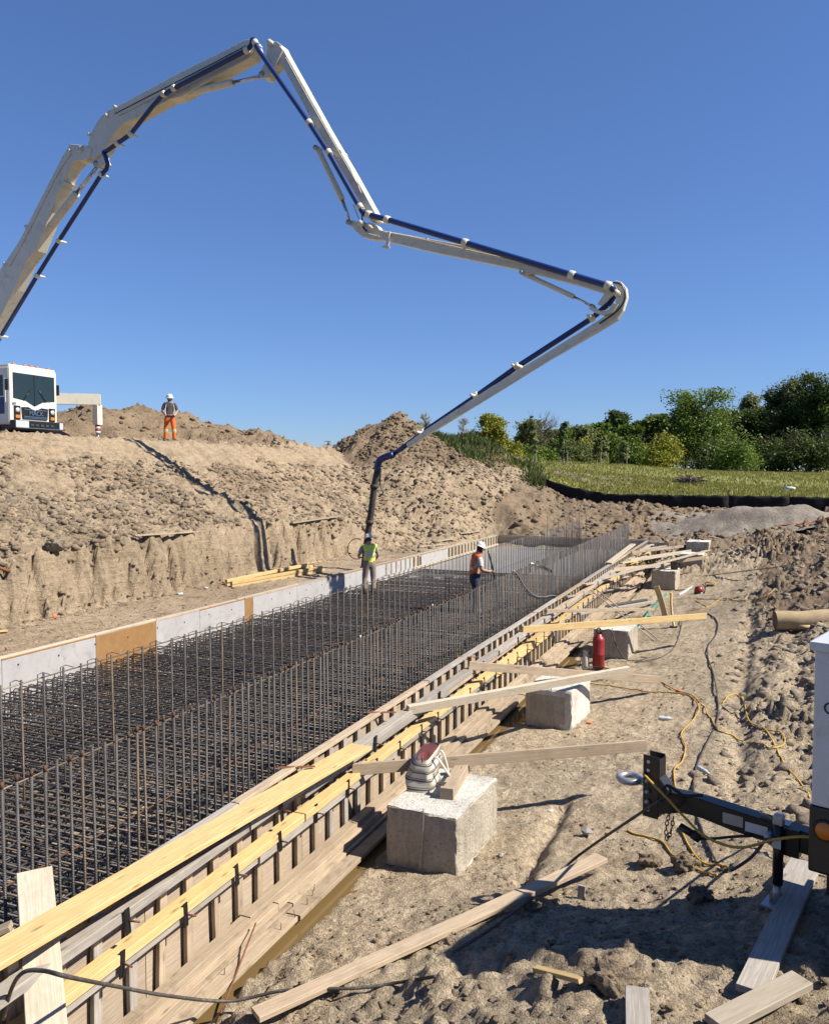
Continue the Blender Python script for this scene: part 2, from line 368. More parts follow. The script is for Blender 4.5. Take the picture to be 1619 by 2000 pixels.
MT['leafC'] = leafmat('yellow_green_leaves', (.23, .27, .026), (.38, .37, .05))
MT['leafD'] = leafmat('grey_green_leaves', (.13, .17, .05), (.23, .25, .085))
MT['grass'] = leafmat('field_grass_blades', (.23, .25, .045), (.38, .355, .11), .35)
MT['weed'] = leafmat('weed_leaves', (.08, .12, .03), (.16, .19, .06), .3)

# ---------------------------------------------------------------- terrain
def _h(ix, iy, seed):
    n = (ix * 374761393 + iy * 668265263 + seed * 974634777) & 0xFFFFFFFF
    n = ((n ^ (n >> 13)) * 1274126177) & 0xFFFFFFFF
    return (n ^ (n >> 16)) & 0xFFFFFFFF
def hash01(ix, iy, seed): return _h(ix.astype(np.int64), iy.astype(np.int64), seed).astype(np.float64) / 4294967295.0
def pnoise(x, y, seed):
    xi = np.floor(x); yi = np.floor(y); fx = x - xi; fy = y - yi
    u = fx * fx * fx * (fx * (fx * 6 - 15) + 10); v = fy * fy * fy * (fy * (fy * 6 - 15) + 10)
    def g(a, b, dx, dy):
        t = hash01(a, b, seed) * 2 * pi; return np.cos(t) * dx + np.sin(t) * dy
    n00 = g(xi, yi, fx, fy); n10 = g(xi + 1, yi, fx - 1, fy); n01 = g(xi, yi + 1, fx, fy - 1); n11 = g(xi + 1, yi + 1, fx - 1, fy - 1)
    return (n00 * (1 - u) + n10 * u) * (1 - v) + (n01 * (1 - u) + n11 * u) * v
def fbm(x, y, seed, octv=4, gain=.5):
    s = 0; a = 1.0; f = 1.0
    for i in range(octv):
        s = s + a * pnoise(x * f, y * f, seed + i); a *= gain; f *= 2.03
    return s
def rubble(x, y, seed):
    """broken lumps: tilted facets with rounded shoulders, 0..1"""
    xi = np.floor(x); yi = np.floor(y); f1 = np.full_like(x, 9.0); f2 = np.full_like(x, 9.0); hh = np.zeros_like(x)
    for dx in (-1, 0, 1):
        for dy in (-1, 0, 1):
            a = xi + dx; b = yi + dy
            ex = x - a - hash01(a, b, seed); ey = y - b - hash01(a, b, seed + 1); h = hash01(a, b, seed + 2)
            d = np.sqrt(ex * ex + ey * ey); t = hash01(a, b, seed + 3) * 6.283
            v = h * h + (np.cos(t) * ex + np.sin(t) * ey) * .9 * h
            c = d < f1
            f2 = np.where(c, f1, np.minimum(f2, d)); hh = np.where(c, v, hh); f1 = np.where(c, d, f1)
    e = np.clip((f2 - f1) / .22, 0, 1)
    return hh * np.sqrt(e) * .75
def ss(x, a, b):
    t = np.clip((x - a) / (b - a), 0, 1); return t * t * (3 - 2 * t)
GZ = -4.3
CP = []
for (x, y, z) in [(364, 2000, -4.34), (505, 1850, -4.34), (613, 1785, -4.34), (760, 1690, -4.3), (890, 1713, -4.3), (980, 1600, -4.3), (1100, 1500, -4.27),
                  (1000, 1430, -4.32), (1150, 1400, -4.32), (1250, 1300, -4.32), (1300, 1220, -4.32), (1320, 1150, -4.32), (1350, 1114, -3.95), (1400, 1070, -3.2),
                  (1270, 1045, -3.05), (1300, 1500, -4.22), (1300, 1620, -4.12), (1150, 1650, -4.2), (1000, 1750, -4.12), (900, 1780, -4.14), (800, 1850, -4.15),
                  (700, 2000, -4.05), (900, 1990, -3.78), (840, 1905, -3.94), (1010, 1905, -3.75), (1120, 1880, -3.6), (1200, 1960, -3.45), (1260, 1900, -3.5), (1180, 1790, -3.98), (1400, 1800, -3.75), (1545, 1765, -3.52),
                  (1600, 1990, -3.35), (1400, 1990, -3.5), (1500, 1600, -3.88), (1550, 1480, -3.98), (1500, 1400, -4.0), (1400, 1350, -4.1), (1560, 1300, -3.6),
                  (1450, 1250, -4.05), (1560, 1205, -3.55), (1500, 1115, -3.2), (1600, 1095, -2.8), (1450, 1155, -4.0)]:
    p = onZ(x, y, z); CP.append((p.x, p.y, z))
CP += [(0, 0, -1.75), (2.5, 2.5, -2.0), (-2.2, 1.0, -3.2), (-3.6, 2.6, -4.1), (4, 8, -3.2), (5, 20, -2.6), (-4.1, 20, -4.3), (-4.1, 30, -4.3), (6, 35, -2.0), (-4.2, 12, -4.3),
       (-11, 37.6, -3.15), (-8, 37.8, -3.15), (-5, 37.8, -3.2), (-8, 40.5, -2.6), (-4, 40.5, -2.7), (0, 40, -2.4), (3, 40, -2.2), (-10.3, 43, -1.45), (-5, 43, -1.75), (0, 43, -1.95), (4, 43, -2.0), (8, 43, -1.9),
       (-10, 48, -1.1), (0, 48, -1.6), (6, 48, -1.6), (-14, 60, .1), (-8, 62, -.35), (0, 62, -1.15), (8, 62, -1.2), (-18, 74, .75), (-10, 76, .35), (0, 80, -.75), (8, 80, -.8),
       (-25, 100, .4), (0, 110, -.25), (20, 110, -.3), (-60, 140, .2), (0, 180, 0), (60, 160, 0), (0, 400, .2), (-200, 400, .2), (200, 400, .2), (-150, 60, 0), (60, 40, -1.2), (60, 0, -1.5)]
CPa = np.array(CP)
def _solve():
    P = CPa[:, :2]; d = np.linalg.norm(P[:, None] - P[None], axis=2); n = len(P)
    A = np.zeros((n + 1, n + 1)); A[:n, :n] = -d - np.eye(n) * 0.02; A[:n, n] = 1; A[n, :n] = 1
    return np.linalg.solve(A, np.append(CPa[:, 2], 0))
RW = _solve()
def rbf(x, y):
    s = np.full_like(x, RW[-1])
    for i in range(len(CPa)): s -= RW[i] * np.hypot(x - CPa[i, 0], y - CPa[i, 1])
    return s
def bank_base(x, y):
    # bench, cut face and crest run along the trench; the toe swings away beyond the trench end
    gv = np.clip(.2 - np.abs(pnoise(y * 1.25 + x * .35, x * .3 + 5.1, 14)), 0, .2) * ss(pnoise(y * .5, x * 0 + 8.3, 15), -.35, .2)
    wob = .35 * pnoise(y * .13, x * 0 + 3.7, 11) + .12 * pnoise(y * .6, x * 0 + 1.7, 12) - 1.2 * gv + .17 * fbm(y * 2.3 + x * .5, x * 1.6, 16, 5, .65) + .05 * rubble(y * 3.3, x * 3.3, 18)
    far = ss(y, 24, 34)
    toe = -13.55 + wob + far * (1.05 - .2 * wob) - ss(y, 40, 60) * 14
    u = toe - x                                             # metres back from the toe
    faceh = 1.18 * (1 - far) + .25
    face_w = .42 + far * 1.0
    spoil = 1.32 + .25 * pnoise(y * .2, x * 0 + 9, 13)
    z1 = -3.16 + .05 * np.clip(u + 2.2, 0, 2.2)
    z = z1 + faceh * ss(u, -.05, face_w) + np.clip(u - face_w, 0, None) * 0
    s1 = np.clip(u - face_w, 0, 2.9 + far * .6)
    z = z + s1 * (.46 + far * .16)
    s2 = np.clip(u - face_w - 2.9 - far * .6, 0, 3.6)
    topz = 1.03
    z = np.minimum(z + s2 * .55, topz + .03 * np.clip(u - 7, 0, 20) * .3 + .06 * pnoise(x * .5, y * .5, 5))
    return z, u
def heaps(x, y):
    def cone(cx, cy, top, sx, sy, ang, flat=.6):
        c, s_ = cos(ang), sin(ang); dx = x - cx; dy = y - cy
        a = (dx * c + dy * s_) / sx; b = (-dx * s_ + dy * c) / sy
        d = np.sqrt(a * a + b * b + flat * flat) - flat
        return top - d
    n = .35 * fbm(x * .55, y * .55, 21, 3)
    p = atD(772, 812, 46); h1 = cone(p.x, p.y, p.z + .02, 1.5, 1.8, .3, .35) + n
    p = atD(905, 858, 50); h2 = cone(p.x, p.y, p.z + .05, 1.9, 2.2, .2) + n
    p = atD(270, 797, 38.5); h3 = cone(p.x, p.y, p.z, 1.7, 4.2, -.45, .4) + n * 1.2
    p = atD(150, 800, 38.5); h4 = cone(p.x, p.y, p.z, 1.6, 3.0, -.45, .4) + n * 1.2
    p = atD(420, 838, 39.5); h5 = cone(p.x, p.y, p.z, 1.7, 3.2, -.45, .5) + n
    p = atD(980, 905, 50); h6 = cone(p.x, p.y, p.z, 2.4, 2.6, .2) + n
    return np.maximum.reduce([h1, h2, h3, h4, h5, h6])
def zones(x, y, u):
    """roughness of the surface, metres"""
    right = ss(x + .004 * y, -.55, .55) * ss(y, 8.5, 12)
    far = ss(y, 31, 36) * (1 - ss(y, 43.5, 45))
    fore = (1 - ss(y, 5.5, 9.5))
    r = .05 + .13 * right + .15 * far + .05 * fore
    sp = ss(u, .5, 1.0) * (1 - ss(u, 3.2, 3.9)) * (1 - .4 * ss(y, 26, 32)); hi = ss(u, 7.3, 8.5)
    cut = ss(u, 3.3, 3.9) * (1 - ss(u, 7, 7.6))
    rl = .035 + .15 * sp + .20 * hi + .085 * cut + .12 * ss(y, 27, 32)
    return r, rl
def H(x, y):
    x = np.asarray(x, float); y = np.asarray(y, float)
    x, y = np.broadcast_arrays(x, y); x = x.copy(); y = y.copy()
    zr = rbf(x, y)
    zb, u = bank_base(x, y); hp = heaps(x, y)
    hpm = hp > zb
    zl = np.maximum(zb, hp)
    left = x < -11.35
    zl = np.minimum(zl, -3.13 + np.clip(-11.75 - x, 0, None) * 1.15 + np.clip(y - 37.5, 0, None) * .8)
    rr, rl = zones(x, y, u)
    rl = np.where(hpm, np.maximum(rl, .17), rl)
    wl_ = 1 - ss(y, 37.4, 40)                          # beyond the end form the banks run into the field
    zl2 = np.where(left, np.maximum(zl, np.where(y > 37.3, zr, -9)), np.where(y > 37.4, np.maximum(zr, zl * 1.0), zr))
    z = zl2
    rough = np.where(left | ((y > 37.4) & (zl > zr)), rl, rr)
    field = ss(y, 43.6, 45.5) * (1 - ss(zl - zr, 0, .3))
    rough = rough * (1 - field) + .05 * field
    n1 = fbm(x * .9, y * .9, 31, 4, .55); n2 = fbm(x * 4.2, y * 4.2, 35, 3, .55)
    wx = x + .25 * n1; wy = y + .25 * pnoise(x * 1.3, y * 1.3, 33)
    k1 = rubble(wx * 1.3, wy * 1.3, 41); k2 = rubble(wx * 3.1, wy * 3.1, 45); k3 = rubble(wx * 7.5, wy * 7.5, 49)
    gate = np.clip(.5 + 1.3 * pnoise(x * .45, y * .45, 61), .12, 1.2)
    n3 = fbm(x * 11, y * 11, 37, 2, .6)
    z = z + rough * (n1 * .75 + n3 * .16 + n2 * .38 + (gate * (.5 * k1 + 1.0 * k2 + .8 * k3) - .3) * (1 - .8 * field))
    # bucket-tooth grooves down the cut bench
    bench = ss(u, -.08, .06) * (1 - ss(u, .42, .62)) * left * (1 - ss(y, 25, 29))
    gr = np.abs(pnoise(y * 1.6 + (x + 14) * .5, x * .4, 71)); gr2 = pnoise(y * 4.5, x * 2.0, 73)
    z = z + bench * (np.clip(.16 - gr, 0, 1) * -1.2 + gr2 * .22 + .25 * pnoise(y * .7, x * 0, 75))
    # tyre ruts at the foot of the right hand ridges
    rut = np.exp(-((x + .15 + .05 * np.sin(y * .5)) / .16) ** 2) + .8 * np.exp(-((x - .75 - .08 * np.sin(y * .4)) / .2) ** 2)
    z = z - .1 * rut * ss(y, 10, 12) * (1 - ss(y, 22, 26)) * (~left)
    # trench floor and the wet gutter beside the near form
    inside = (x > -11.35) & (x < -4.42) & (y < 37.4)
    z = np.where(inside, GZ + .02 * n2, z)
    gut = (~left) & (~inside) & (y < 36.8)
    g = 1 - ss(x, -4.02, -3.78 + .12 * pnoise(y * .8, y * 0, 81))
    z = np.where(gut, np.minimum(z, z * (1 - g) + (GZ - .16) * g), z)
    # hollow under the near lip in the foreground
    p = HOL; z = np.where(~left, z - .22 * np.exp(-(((x - p.x) / .28) ** 2 + ((y - p.y) / .22) ** 2)), z)
    p = TR0; q = TR1
    dx, dy = q.x - p.x, q.y - p.y; L2 = dx * dx + dy * dy; t = np.clip(((x - p.x) * dx + (y - p.y) * dy) / L2, 0, 1)
    dd = np.hypot(x - p.x - t * dx, y - p.y - t * dy); z = np.where(~left, z - .13 * np.exp(-(dd / .11) ** 2), z)
    return z
HOL = onZ(935, 1868, -3.85); TR0 = onZ(1100, 1565, -4.25); TR1 = onZ(1010, 1715, -4.15)
def hz(x, y): return float(H(np.array([x]), np.array([y]))[0])
def hit(px, py, tmax=90.0):
    d = ray(px, py); t = 2.5 * np.exp(np.linspace(0, np.log(tmax / 2.5), 1500)); P = d[None] * t[:, None]
    z = H(P[:, 0], P[:, 1]); k = np.argmax(P[:, 2] < z)
    if k == 0: return Vector(d * 20)
    return Vector((P[k, 0], P[k, 1], z[k]))
def is_heap(x, y):
    zb, u = bank_base(x, y); hh = heaps(x, y); n = .5 * pnoise(x * .8, y * .8, 63); return ((hh + n > zb) & (hh > .15 + n * 1.6)) | ((x > -12) & (y > 38.2 + 2 * n))
def grid_mesh(name, xs, ys, mat, keep=None, mat2=None):
    X, Y = np.meshgrid(xs, ys); Z = H(X.ravel(), Y.ravel()).reshape(X.shape)
    V = np.stack([X, Y, Z], -1).reshape(-1, 3); nx, ny = len(xs), len(ys)
    i = np.arange(nx - 1)[None, :] + nx * np.arange(ny - 1)[:, None]; q = np.stack([i, i + 1, i + nx + 1, i + nx], -1).reshape(-1, 4)
    if keep is not None:
        cx = X[:-1, :-1].ravel(); cy = Y[:-1, :-1].ravel(); q = q[keep(cx, cy)]
    me = bpy.data.meshes.new(name); me.vertices.add(len(V)); me.vertices.foreach_set('co', V.ravel())
    me.loops.add(len(q) * 4); me.loops.foreach_set('vertex_index', q.ravel()); me.polygons.add(len(q))
    me.polygons.foreach_set('loop_start', np.arange(len(q)) * 4); me.polygons.foreach_set('loop_total', np.full(len(q), 4))
    me.update(calc_edges=True); me.polygons.foreach_set('use_smooth', np.ones(len(q), bool)); me.materials.append(mat)
    if mat2 is not None:
        me.materials.append(mat2[0]); cc = V[q].mean(1); me.polygons.foreach_set('material_index', mat2[1](cc[:, 0], cc[:, 1]).astype(np.int32))
    o = bpy.data.objects.new(name, me); C.objects.link(o); return o
def seq(*segs):
    out = []
    for a, b, n in segs: out += list(np.linspace(a, b, n, endpoint=False))
    out.append(segs[-1][1]); return np.array(out)
ysN = np.concatenate([2.2 * np.exp(np.linspace(0, np.log(44.2 / 2.2), 560))])
# right of the near form, and past the trench end
xsR = seq((-4.36, -3.4, 30), (-3.4, 1.4, 150), (1.4, 4, 40), (4, 12, 20))
g = tag(grid_mesh('ground', xsR, ysN, MT['ground'], mat2=(MT['heap'], lambda x, y: (y > 35.5 + 1.2 * pnoise(x * .5, y * .5, 64)) | ((x > .15 + .5 * pnoise(x * .6, y * .6, 65)) & (y > 21 + 2 * pnoise(x * .4, y * .4, 66))))), kind='structure')
xsT = seq((-11.36, -4.36, 90)); ysT = np.linspace(37.35, 44.2, 100)
tag(grid_mesh('end_ground', xsT, ysT, MT['heap']), kind='structure')
tag(grid_mesh('trench_floor', seq((-11.34, -4.43, 12)), np.linspace(1.5, 37.4, 60), MT['ground']), kind='structure')
xsL = seq((-60, -34, 14), (-34, -24, 40), (-24, -21.5, 30), (-21.5, -14.6, 105), (-14.6, -13.2, 60), (-13.2, -11.36, 26))
ysL = 5.5 * np.exp(np.linspace(0, np.log(47.2 / 5.5), 430)); ysL = np.append(ysL, np.linspace(47.6, 60, 45))
tag(grid_mesh('excavated_bank', xsL, ysL, MT['bank'], mat2=(MT['heap'], is_heap)), kind='structure')
m, nt, bs, out = nmat('meadow')
v = coords(nt, (1, 1, 1), False); n = noise(nt, v, .22, 6, .65); n2 = noise(nt, v, 2.5, 6, .7)
r = ramp(nt, n.outputs[0], [(.35, (.145, .165, .03)), (.5, (.20, .205, .05)), (.65, (.27, .25, .10))]); r2 = ramp(nt, n2.outputs[0], [(.35, (.55, .55, .5)), (.6, (1, 1, 1))])
nt.links.new(mixc(nt, 1.0, r.outputs[0], r2.outputs[0], 'MULTIPLY'), bs.inputs['Base Color']); bs.inputs['Roughness'].default_value = .95; bump(nt, n2.outputs[0], bs, .6, .15)
MT['field'] = m
fx = seq((-220, -60, 16), (-60, -11.36, 60), (-11.36, 12, 90), (12, 60, 24), (60, 220, 16))
fy = np.concatenate([np.linspace(44.2, 80, 110), np.linspace(80.5, 420, 60)])
tag(grid_mesh('grass_field', fx, fy, MT['field'], keep=lambda x, y: ~((x < -11.5) & (y < 59.5))), kind='structure')
# muddy water in the gutter
m, nt, bs, out = nmat('muddy_water'); bs.inputs['Base Color'].default_value = (.13, .085, .035, 1); bs.inputs['Roughness'].default_value = .06
v = coords(nt, (1, 1, 1), False); nb = noise(nt, v, 6, 2); bump(nt, nb.outputs[0], bs, .03, .01); MT['water'] = m
ys = np.linspace(2.2, 20, 60); V = []; F = []
for y in ys: V += [(-4.40, y, GZ - .06), (-3.62, y, GZ - .06)]
for i in range(len(ys) - 1): F.append((2 * i, 2 * i + 1, 2 * i + 3, 2 * i + 2))
tag(link('gutter_water', mesh('gutter_water', V, F), m), kind='structure')

# ---------------------------------------------------------------- loose clods of soil (uncountable)
def rock_proto(seed, npt=11):
    bm = bmesh.new(); r_ = random.Random(seed)
    for i in range(npt):
        v_ = Vector((r_.gauss(0, 1), r_.gauss(0, 1), r_.gauss(0, 1))).normalized() * r_.uniform(.75, 1.1); bm.verts.new((v_.x * r_.uniform(.8, 1.2), v_.y, v_.z * .7))
    g_ = bmesh.ops.convex_hull(bm, input=bm.verts); bmesh.ops.delete(bm, geom=[v_ for v_ in bm.verts if not v_.link_faces], context='VERTS')
    bmesh.ops.recalc_face_normals(bm, faces=bm.faces); bm.verts.index_update(); bm.verts.ensure_lookup_table()
    Va = np.array([v_.co[:] for v_ in bm.verts]); Fa = np.array([[v_.index for v_ in f.verts] for f in bm.faces]); bm.free(); return Va, Fa
PR = [rock_proto(i, 11) for i in range(10)]; PR2 = [rock_proto(40 + i, 22) for i in range(6)]
def scatter(name, pts, sizes, mat, label, seed=1, big=.09):
    r_ = np.random.default_rng(seed); VV, FF = [], []; off = 0
    z = H(pts[:, 0], pts[:, 1])
    for i in range(len(pts)):
        s = sizes[i]; Va, Fa = (PR2 if s > big else PR)[r_.integers(6)]
        a = r_.uniform(0, 2 * pi); b = r_.uniform(-.6, .6); ca, sa = cos(a), sin(a); cb, sb = cos(b), sin(b)
        M3 = np.array([[ca, -sa, 0], [sa, ca, 0], [0, 0, 1]]) @ np.array([[1, 0, 0], [0, cb, -sb], [0, sb, cb]])
        VV.append((Va * s) @ M3.T + np.array([pts[i, 0], pts[i, 1], z[i] - s * .15])); FF.append(Fa + off); off += len(Va)
    V_ = np.concatenate(VV); F_ = np.concatenate(FF)
    me = bpy.data.meshes.new(name); me.vertices.add(len(V_)); me.vertices.foreach_set('co', V_.ravel()); me.loops.add(len(F_) * 3); me.loops.foreach_set('vertex_index', F_.ravel())
    me.polygons.add(len(F_)); me.polygons.foreach_set('loop_start', np.arange(len(F_)) * 3); me.polygons.foreach_set('loop_total', np.full(len(F_), 3)); me.update(calc_edges=True)
    return tag(link(name, me, mat), label, kind='stuff')
def sizes(r_, n, lo, hi, k=2.6): return lo + (hi - lo) * r_.random(n) ** k
def rect(r_, n, x0, x1, y0, y1, log=False):
    y = np.exp(r_.uniform(np.log(y0), np.log(y1), n)) if log else r_.uniform(y0, y1, n)
    return np.stack([r_.uniform(x0, x1, n), y], 1)
R0 = np.random.default_rng(5)
def thin(p, sc, seed, thr): return p[pnoise(p[:, 0] * sc, p[:, 1] * sc, seed) > thr]
p = rect(R0, 26000, -17.9, -13.9, 9, 31, True); p = thin(p, .5, 91, -.2)
scatter('spoil_clods', p, sizes(R0, len(p), .012, .13, 4.5), MT['clod'], 'rubbly clods of dry clay strewn over the lower bank', 2)
p = rect(R0, 1500, -16.8, -14.3, 9, 20, True); p = thin(p, .4, 95, .12)
scatter('pale_clods', p, sizes(R0, len(p), .02, .17, 3.2), MT['clod2'], 'pale grey clods spilled at the foot of the cut face', 3)
p = np.concatenate([rect(R0, 9000, -19, -11.8, 28, 44), rect(R0, 6000, -23, -13, 38, 50), rect(R0, 5000, -33, -21.2, 18, 40)])
hm = is_heap(p[:, 0], p[:, 1]); scatter('flank_clods', p[~hm], sizes(R0, int((~hm).sum()), .02, .17, 4.2), MT['clod'], 'tan clods over the lower flank of the spoil heap', 14); p = p[hm]
scatter('heap_clods', p, sizes(R0, len(p), .02, .17, 4.2), MT['heapc'], 'brown clods covering the spoil heaps above the cut', 4)
p = rect(R0, 900, -21.3, -20.2, 12, 34, True); scatter('crest_clods', p, sizes(R0, len(p), .02, .15, 2.5), MT['clod'], 'crumbled clods along the crest of the bank', 5)
p = np.concatenate([rect(R0, 1100, -13.62, -13.15, 10, 27, True), rect(R0, 900, -14.5, -14.12, 10, 26, True)]); scatter('bench_clods', p, sizes(R0, len(p), .012, .085, 3.6), MT['clod'], 'broken clods along the top and foot of the bench', 15)
p = rect(R0, 900, -13.6, -11.6, 10, 28, True); scatter('ledge_clods', p, sizes(R0, len(p), .012, .08, 3.5), MT['clod'], 'small crumbs of clay on the ledge behind the far form', 6)
p = np.concatenate([rect(R0, 7500, -1.2, 3.2, 9, 36, True), rect(R0, 1500, -4, 5, 34, 43)]); p = p[(p[:, 1] > 34) | (R0.random(len(p)) < ss(p[:, 0] + .3 * pnoise(p[:, 0], p[:, 1], 99), -.9, .9) * .8)]
scatter('ridge_clods', p, sizes(R0, len(p), .015, .14, 3.4), MT['clod2'], 'churned clods along the ridges beside the path', 7)
p = np.concatenate([rect(R0, 11000, -3.7, 2.2, 3.2, 8.6, True), rect(R0, 6000, -3.75, .2, 7, 26, True)]); p = thin(p, 1.1, 97, -.12)
scatter('path_crumbs', p, sizes(R0, len(p), .004, .045, 4.5), MT['clod'], 'small crumbs and pebbles on the trodden soil', 8)
p = rect(R0, 900, -11, 4, 37.6, 43.4); scatter('fence_clods', p, sizes(R0, len(p), .04, .26, 2.6), MT['heapc'], 'dark clods heaped in front of the silt fence', 9)

# ---------------------------------------------------------------- near formwork
XN0 = -4.45                                     # inner edge of the top plate
nf = empty('formwork', (-4.4, 12, GZ), 'long timber formwork with studs, yellow wales and tie brackets beside the muddy gutter', 'formwork')
Y0, Y1 = 2.6, 36.6
ys = [Y0]
while ys[-1] < Y1 - .5: ys.append(min(ys[-1] + 2.44, Y1))
for a, b in zip(ys[:-1], ys[1:]): plank('plywood_panel', (-4.447, a + .004, -3.70), (-4.447, b - .004, -3.70), .018, 1.17, MT['ply'], nf)
y = Y0 + .1; k = 0
while y < Y1:
    w = .04; plank('stud', (-4.394, y + rng.uniform(-.03, .03), -4.27), (-4.394, y + rng.uniform(-.03, .03), -3.112), .042, .086, MT['tan' if rng.random() < .7 else 'gry'], nf, roll=0)
    y += .355
# roll so the deep side points away from the plywood
for o in [c for c in nf.children if c.name.startswith('stud')]:
    o.matrix_basis = Matrix.Translation(o.matrix_basis.translation) @ Matrix(((0, 0, 1, 0), (0, 1, 0, 0), (1, 0, 0, 0), (0, 0, 0, 1))).to_4x4() if False else o.matrix_basis
def run(name, x, z, w, h, mats, seed, lens=(3.2, 4.9), gap=.006, jit=.012, y0=Y0, y1=Y1):
    r_ = random.Random(seed); y = y0
    while y < y1 - .2:
        L = min(r_.uniform(*lens), y1 - y); dx = r_.uniform(-jit, jit); dz = r_.uniform(-jit, jit) * .6
        plank(name, (x + dx, y + gap, z + dz), (x + dx + r_.uniform(-jit, jit), y + L - gap, z + dz), w, h, MT[r_.choice(mats)], nf, bow=r_.uniform(-.006, .006))
        y += L
run('top_plate', -4.397, -3.089, .097, .042, ['gry', 'gry', 'gry', 'tan'], 3)
run('wale', -4.28, -3.272, .135, .075, ['gry', 'tan', 'gry'], 4); run('wale', -4.29, -3.35, .11, .07, ['gry', 'tan'], 5, y0=7.2)
run('wale', -4.278, -3.557, .14, .076, ['yel', 'yel', 'yel', 'yel'], 6); run('wale', -4.285, -3.642, .12, .082, ['gry', 'yel', 'yel', 'gry'], 7)
run('wale', -4.285, -4.135, .12, .05, ['dirtyp', 'tan'], 8); run('wale', -4.265, -4.205, .17, .075, ['tan', 'dirtyp'], 9)
run('base_plank', -4.20, -4.277, .16, .045, ['dirtyp'], 10, gap=.01); run('base_plank', -4.035, -4.285, .155, .05, ['dirtyp', 'dirtyp', 'tan'], 12, gap=.015, jit=.02)
# tie brackets: black wedge plate with its rod
bmk = bmesh.new(); bm_box(bmk, 0, 0, 0, .012, .05, .20, .003); brk = frombm('tie_bracket', bmk); brk.materials.append(MT['blk'])
V, F = tube_geo([(0, 0, 0), (.085, .012, -.004)], .008, 6); rod = mesh('tie_rod', V, F, True); rod.materials.append(MT['rust'])
y = 3.15; k = 0
while y < 35:
    for (x, z) in ((-4.203, -3.60),) + (((-4.20, -3.31),) if k % 3 == 2 else ()) :
        yy = y + rng.uniform(-.05, .05)
        b_ = link('tie_bracket', brk, None, nf, Matrix.Translation((x, yy, z)) @ Matrix.Rotation(rng.uniform(-.12, .12), 4, 'X'))
        link('tie_rod', rod, None, b_, Matrix.Translation((x, yy + .01, z)) @ Matrix.Rotation(rng.uniform(-.2, .2), 4, 'Z'))
    y += .71; k += 1
# black lap brackets bridging the top plate
for px, py in ((563, 1531), (733, 1394), (905, 1284), (1042, 1196), (1120, 1146)):
    q = onX(px, py, -4.39); a = Vector((q.x - .10, q.y - .05, -3.05)); b = Vector((q.x + .17, q.y + .25, -3.10)); plank('lap_strap', a, b, .035, .012, MT['rust'], nf)
# rope, nails
for i in range(26):
    y = rng.uniform(4.5, 22); x = rng.uniform(-4.1, -3.97); tube('nail', [(x, y, -4.26), (x + rng.uniform(-.02, .02), y, -4.19)], .004, MT['rust'], nf, 5)

# boards nailed over the form, seen lying loose
def loose(name, p0, p1, w, h, mat, label, cat='plank', group=None, **kw):
    return tag(plank(name, p0, p1, w, h, MT[mat], **kw), label, cat, group)
loose('plank', (-4.325, 2.7, -2.985), (-4.145, 8.32, -3.18), .262, .045, 'yel', 'wide new yellow plank laid along the top of the near form', bow=.004)
b0 = onX(68, 1702, -4.75); b1 = onX(98, 2080, -3.86)
loose('board', b0, b1, .235, .045, 'pale', 'broad pale cracked board sloping over the form under the yellow plank', 'board')
for i, (a, b, mt) in enumerate([((-4, 1798), (22, 1808), 'tan'), ((0, 1818), (26, 1823), 'gry')]):
    loose('board_end', onX(*a, -5.0) + Vector((0, -.6, 0)), onX(*b, -4.55), .09, .04, mt, ['tan board end poking out left of the pale upright board', 'grey board end tucked below the tan one'][i], 'board')
# ---------------------------------------------------------------- far formwork with plywood lining
XF = -11.32
ff = empty('formwork', (XF, 20, GZ), 'long plywood formwork, white and orange panels, on the side under the clay bank', 'formwork')
YB = [5.5, 7.9, 9.6, 11.66, 13.32, 14.75, 16.47, 16.82, 18.9, 20.9, 22.4, 24.5, 26.9]
MB = ['w', 'w', 'w', 'o', 'w', 'w', 'o', 'w', 'w', 'w', 'w', 'w']
for a, b, t in zip(YB[:-1], YB[1:], MB):
    top = -3.10 if t == 'o' else -3.115
    plank('plywood_panel', (XF, a + .004, (top + GZ) / 2), (XF, b - .004, (top + GZ) / 2), .02 if t == 'o' else .018, top - GZ, MT['plyo' if t == 'o' else 'plyw'], ff)
    o = plank('panel_edge', (XF - .002, a + .006, top + .016), (XF - .002, b - .006, top + .016), .024, .03, MT['plyo' if rng.random() < .5 else 'tan'], ff)
y = 5.5
while y < 37:
    L = min(rng.uniform(2.4, 4.0), 37.2 - y); plank('top_plate', (XF - .075, y + .01, -3.085), (XF - .075, y + L - .01, -3.085 + rng.uniform(-.008, .008)), .09, .04, MT[rng.choice(['pale', 'gry', 'pale'])], ff); y += L
# far stretch: framing faces the pour
for a, b in ((26.9, 29.5), (29.5, 32.1), (32.1, 34.7), (34.7, 37.2)):
    plank('plywood_panel', (XF - .03, a + .004, -3.5), (XF - .03, b - .004, -3.5), .018, .78, MT['dirtyp'], ff)
    plank('bottom_rail', (XF + .02, a, -3.52), (XF + .02, b - .01, -3.52), .06, .09, MT['pale'], ff)
y = 24.6
while y < 37.1:
    plank('stud', (XF + .018, y, -3.48), (XF + .018, y, -3.11), .05, .045, MT['pale'], ff); y += .40
plank('plywood_panel', (XF + .03, 27.6, -3.30), (XF + .03, 30.4, -3.30), .018, .36, MT['plyw'], ff)
# tie holes in the lining
V, F = lathe_geo([(.016, 0), (.016, .006)], 8); th = mesh('tie_hole', V, F); th.materials.append(MT['blk'])
for i in range(22):
    y = 8.2 + i * .86; link('tie_hole', th, None, ff, Matrix.Translation((XF + .0085, y, -3.24 - .03 * (i % 2))) @ Matrix.Rotation(pi / 2, 4, 'Y'))
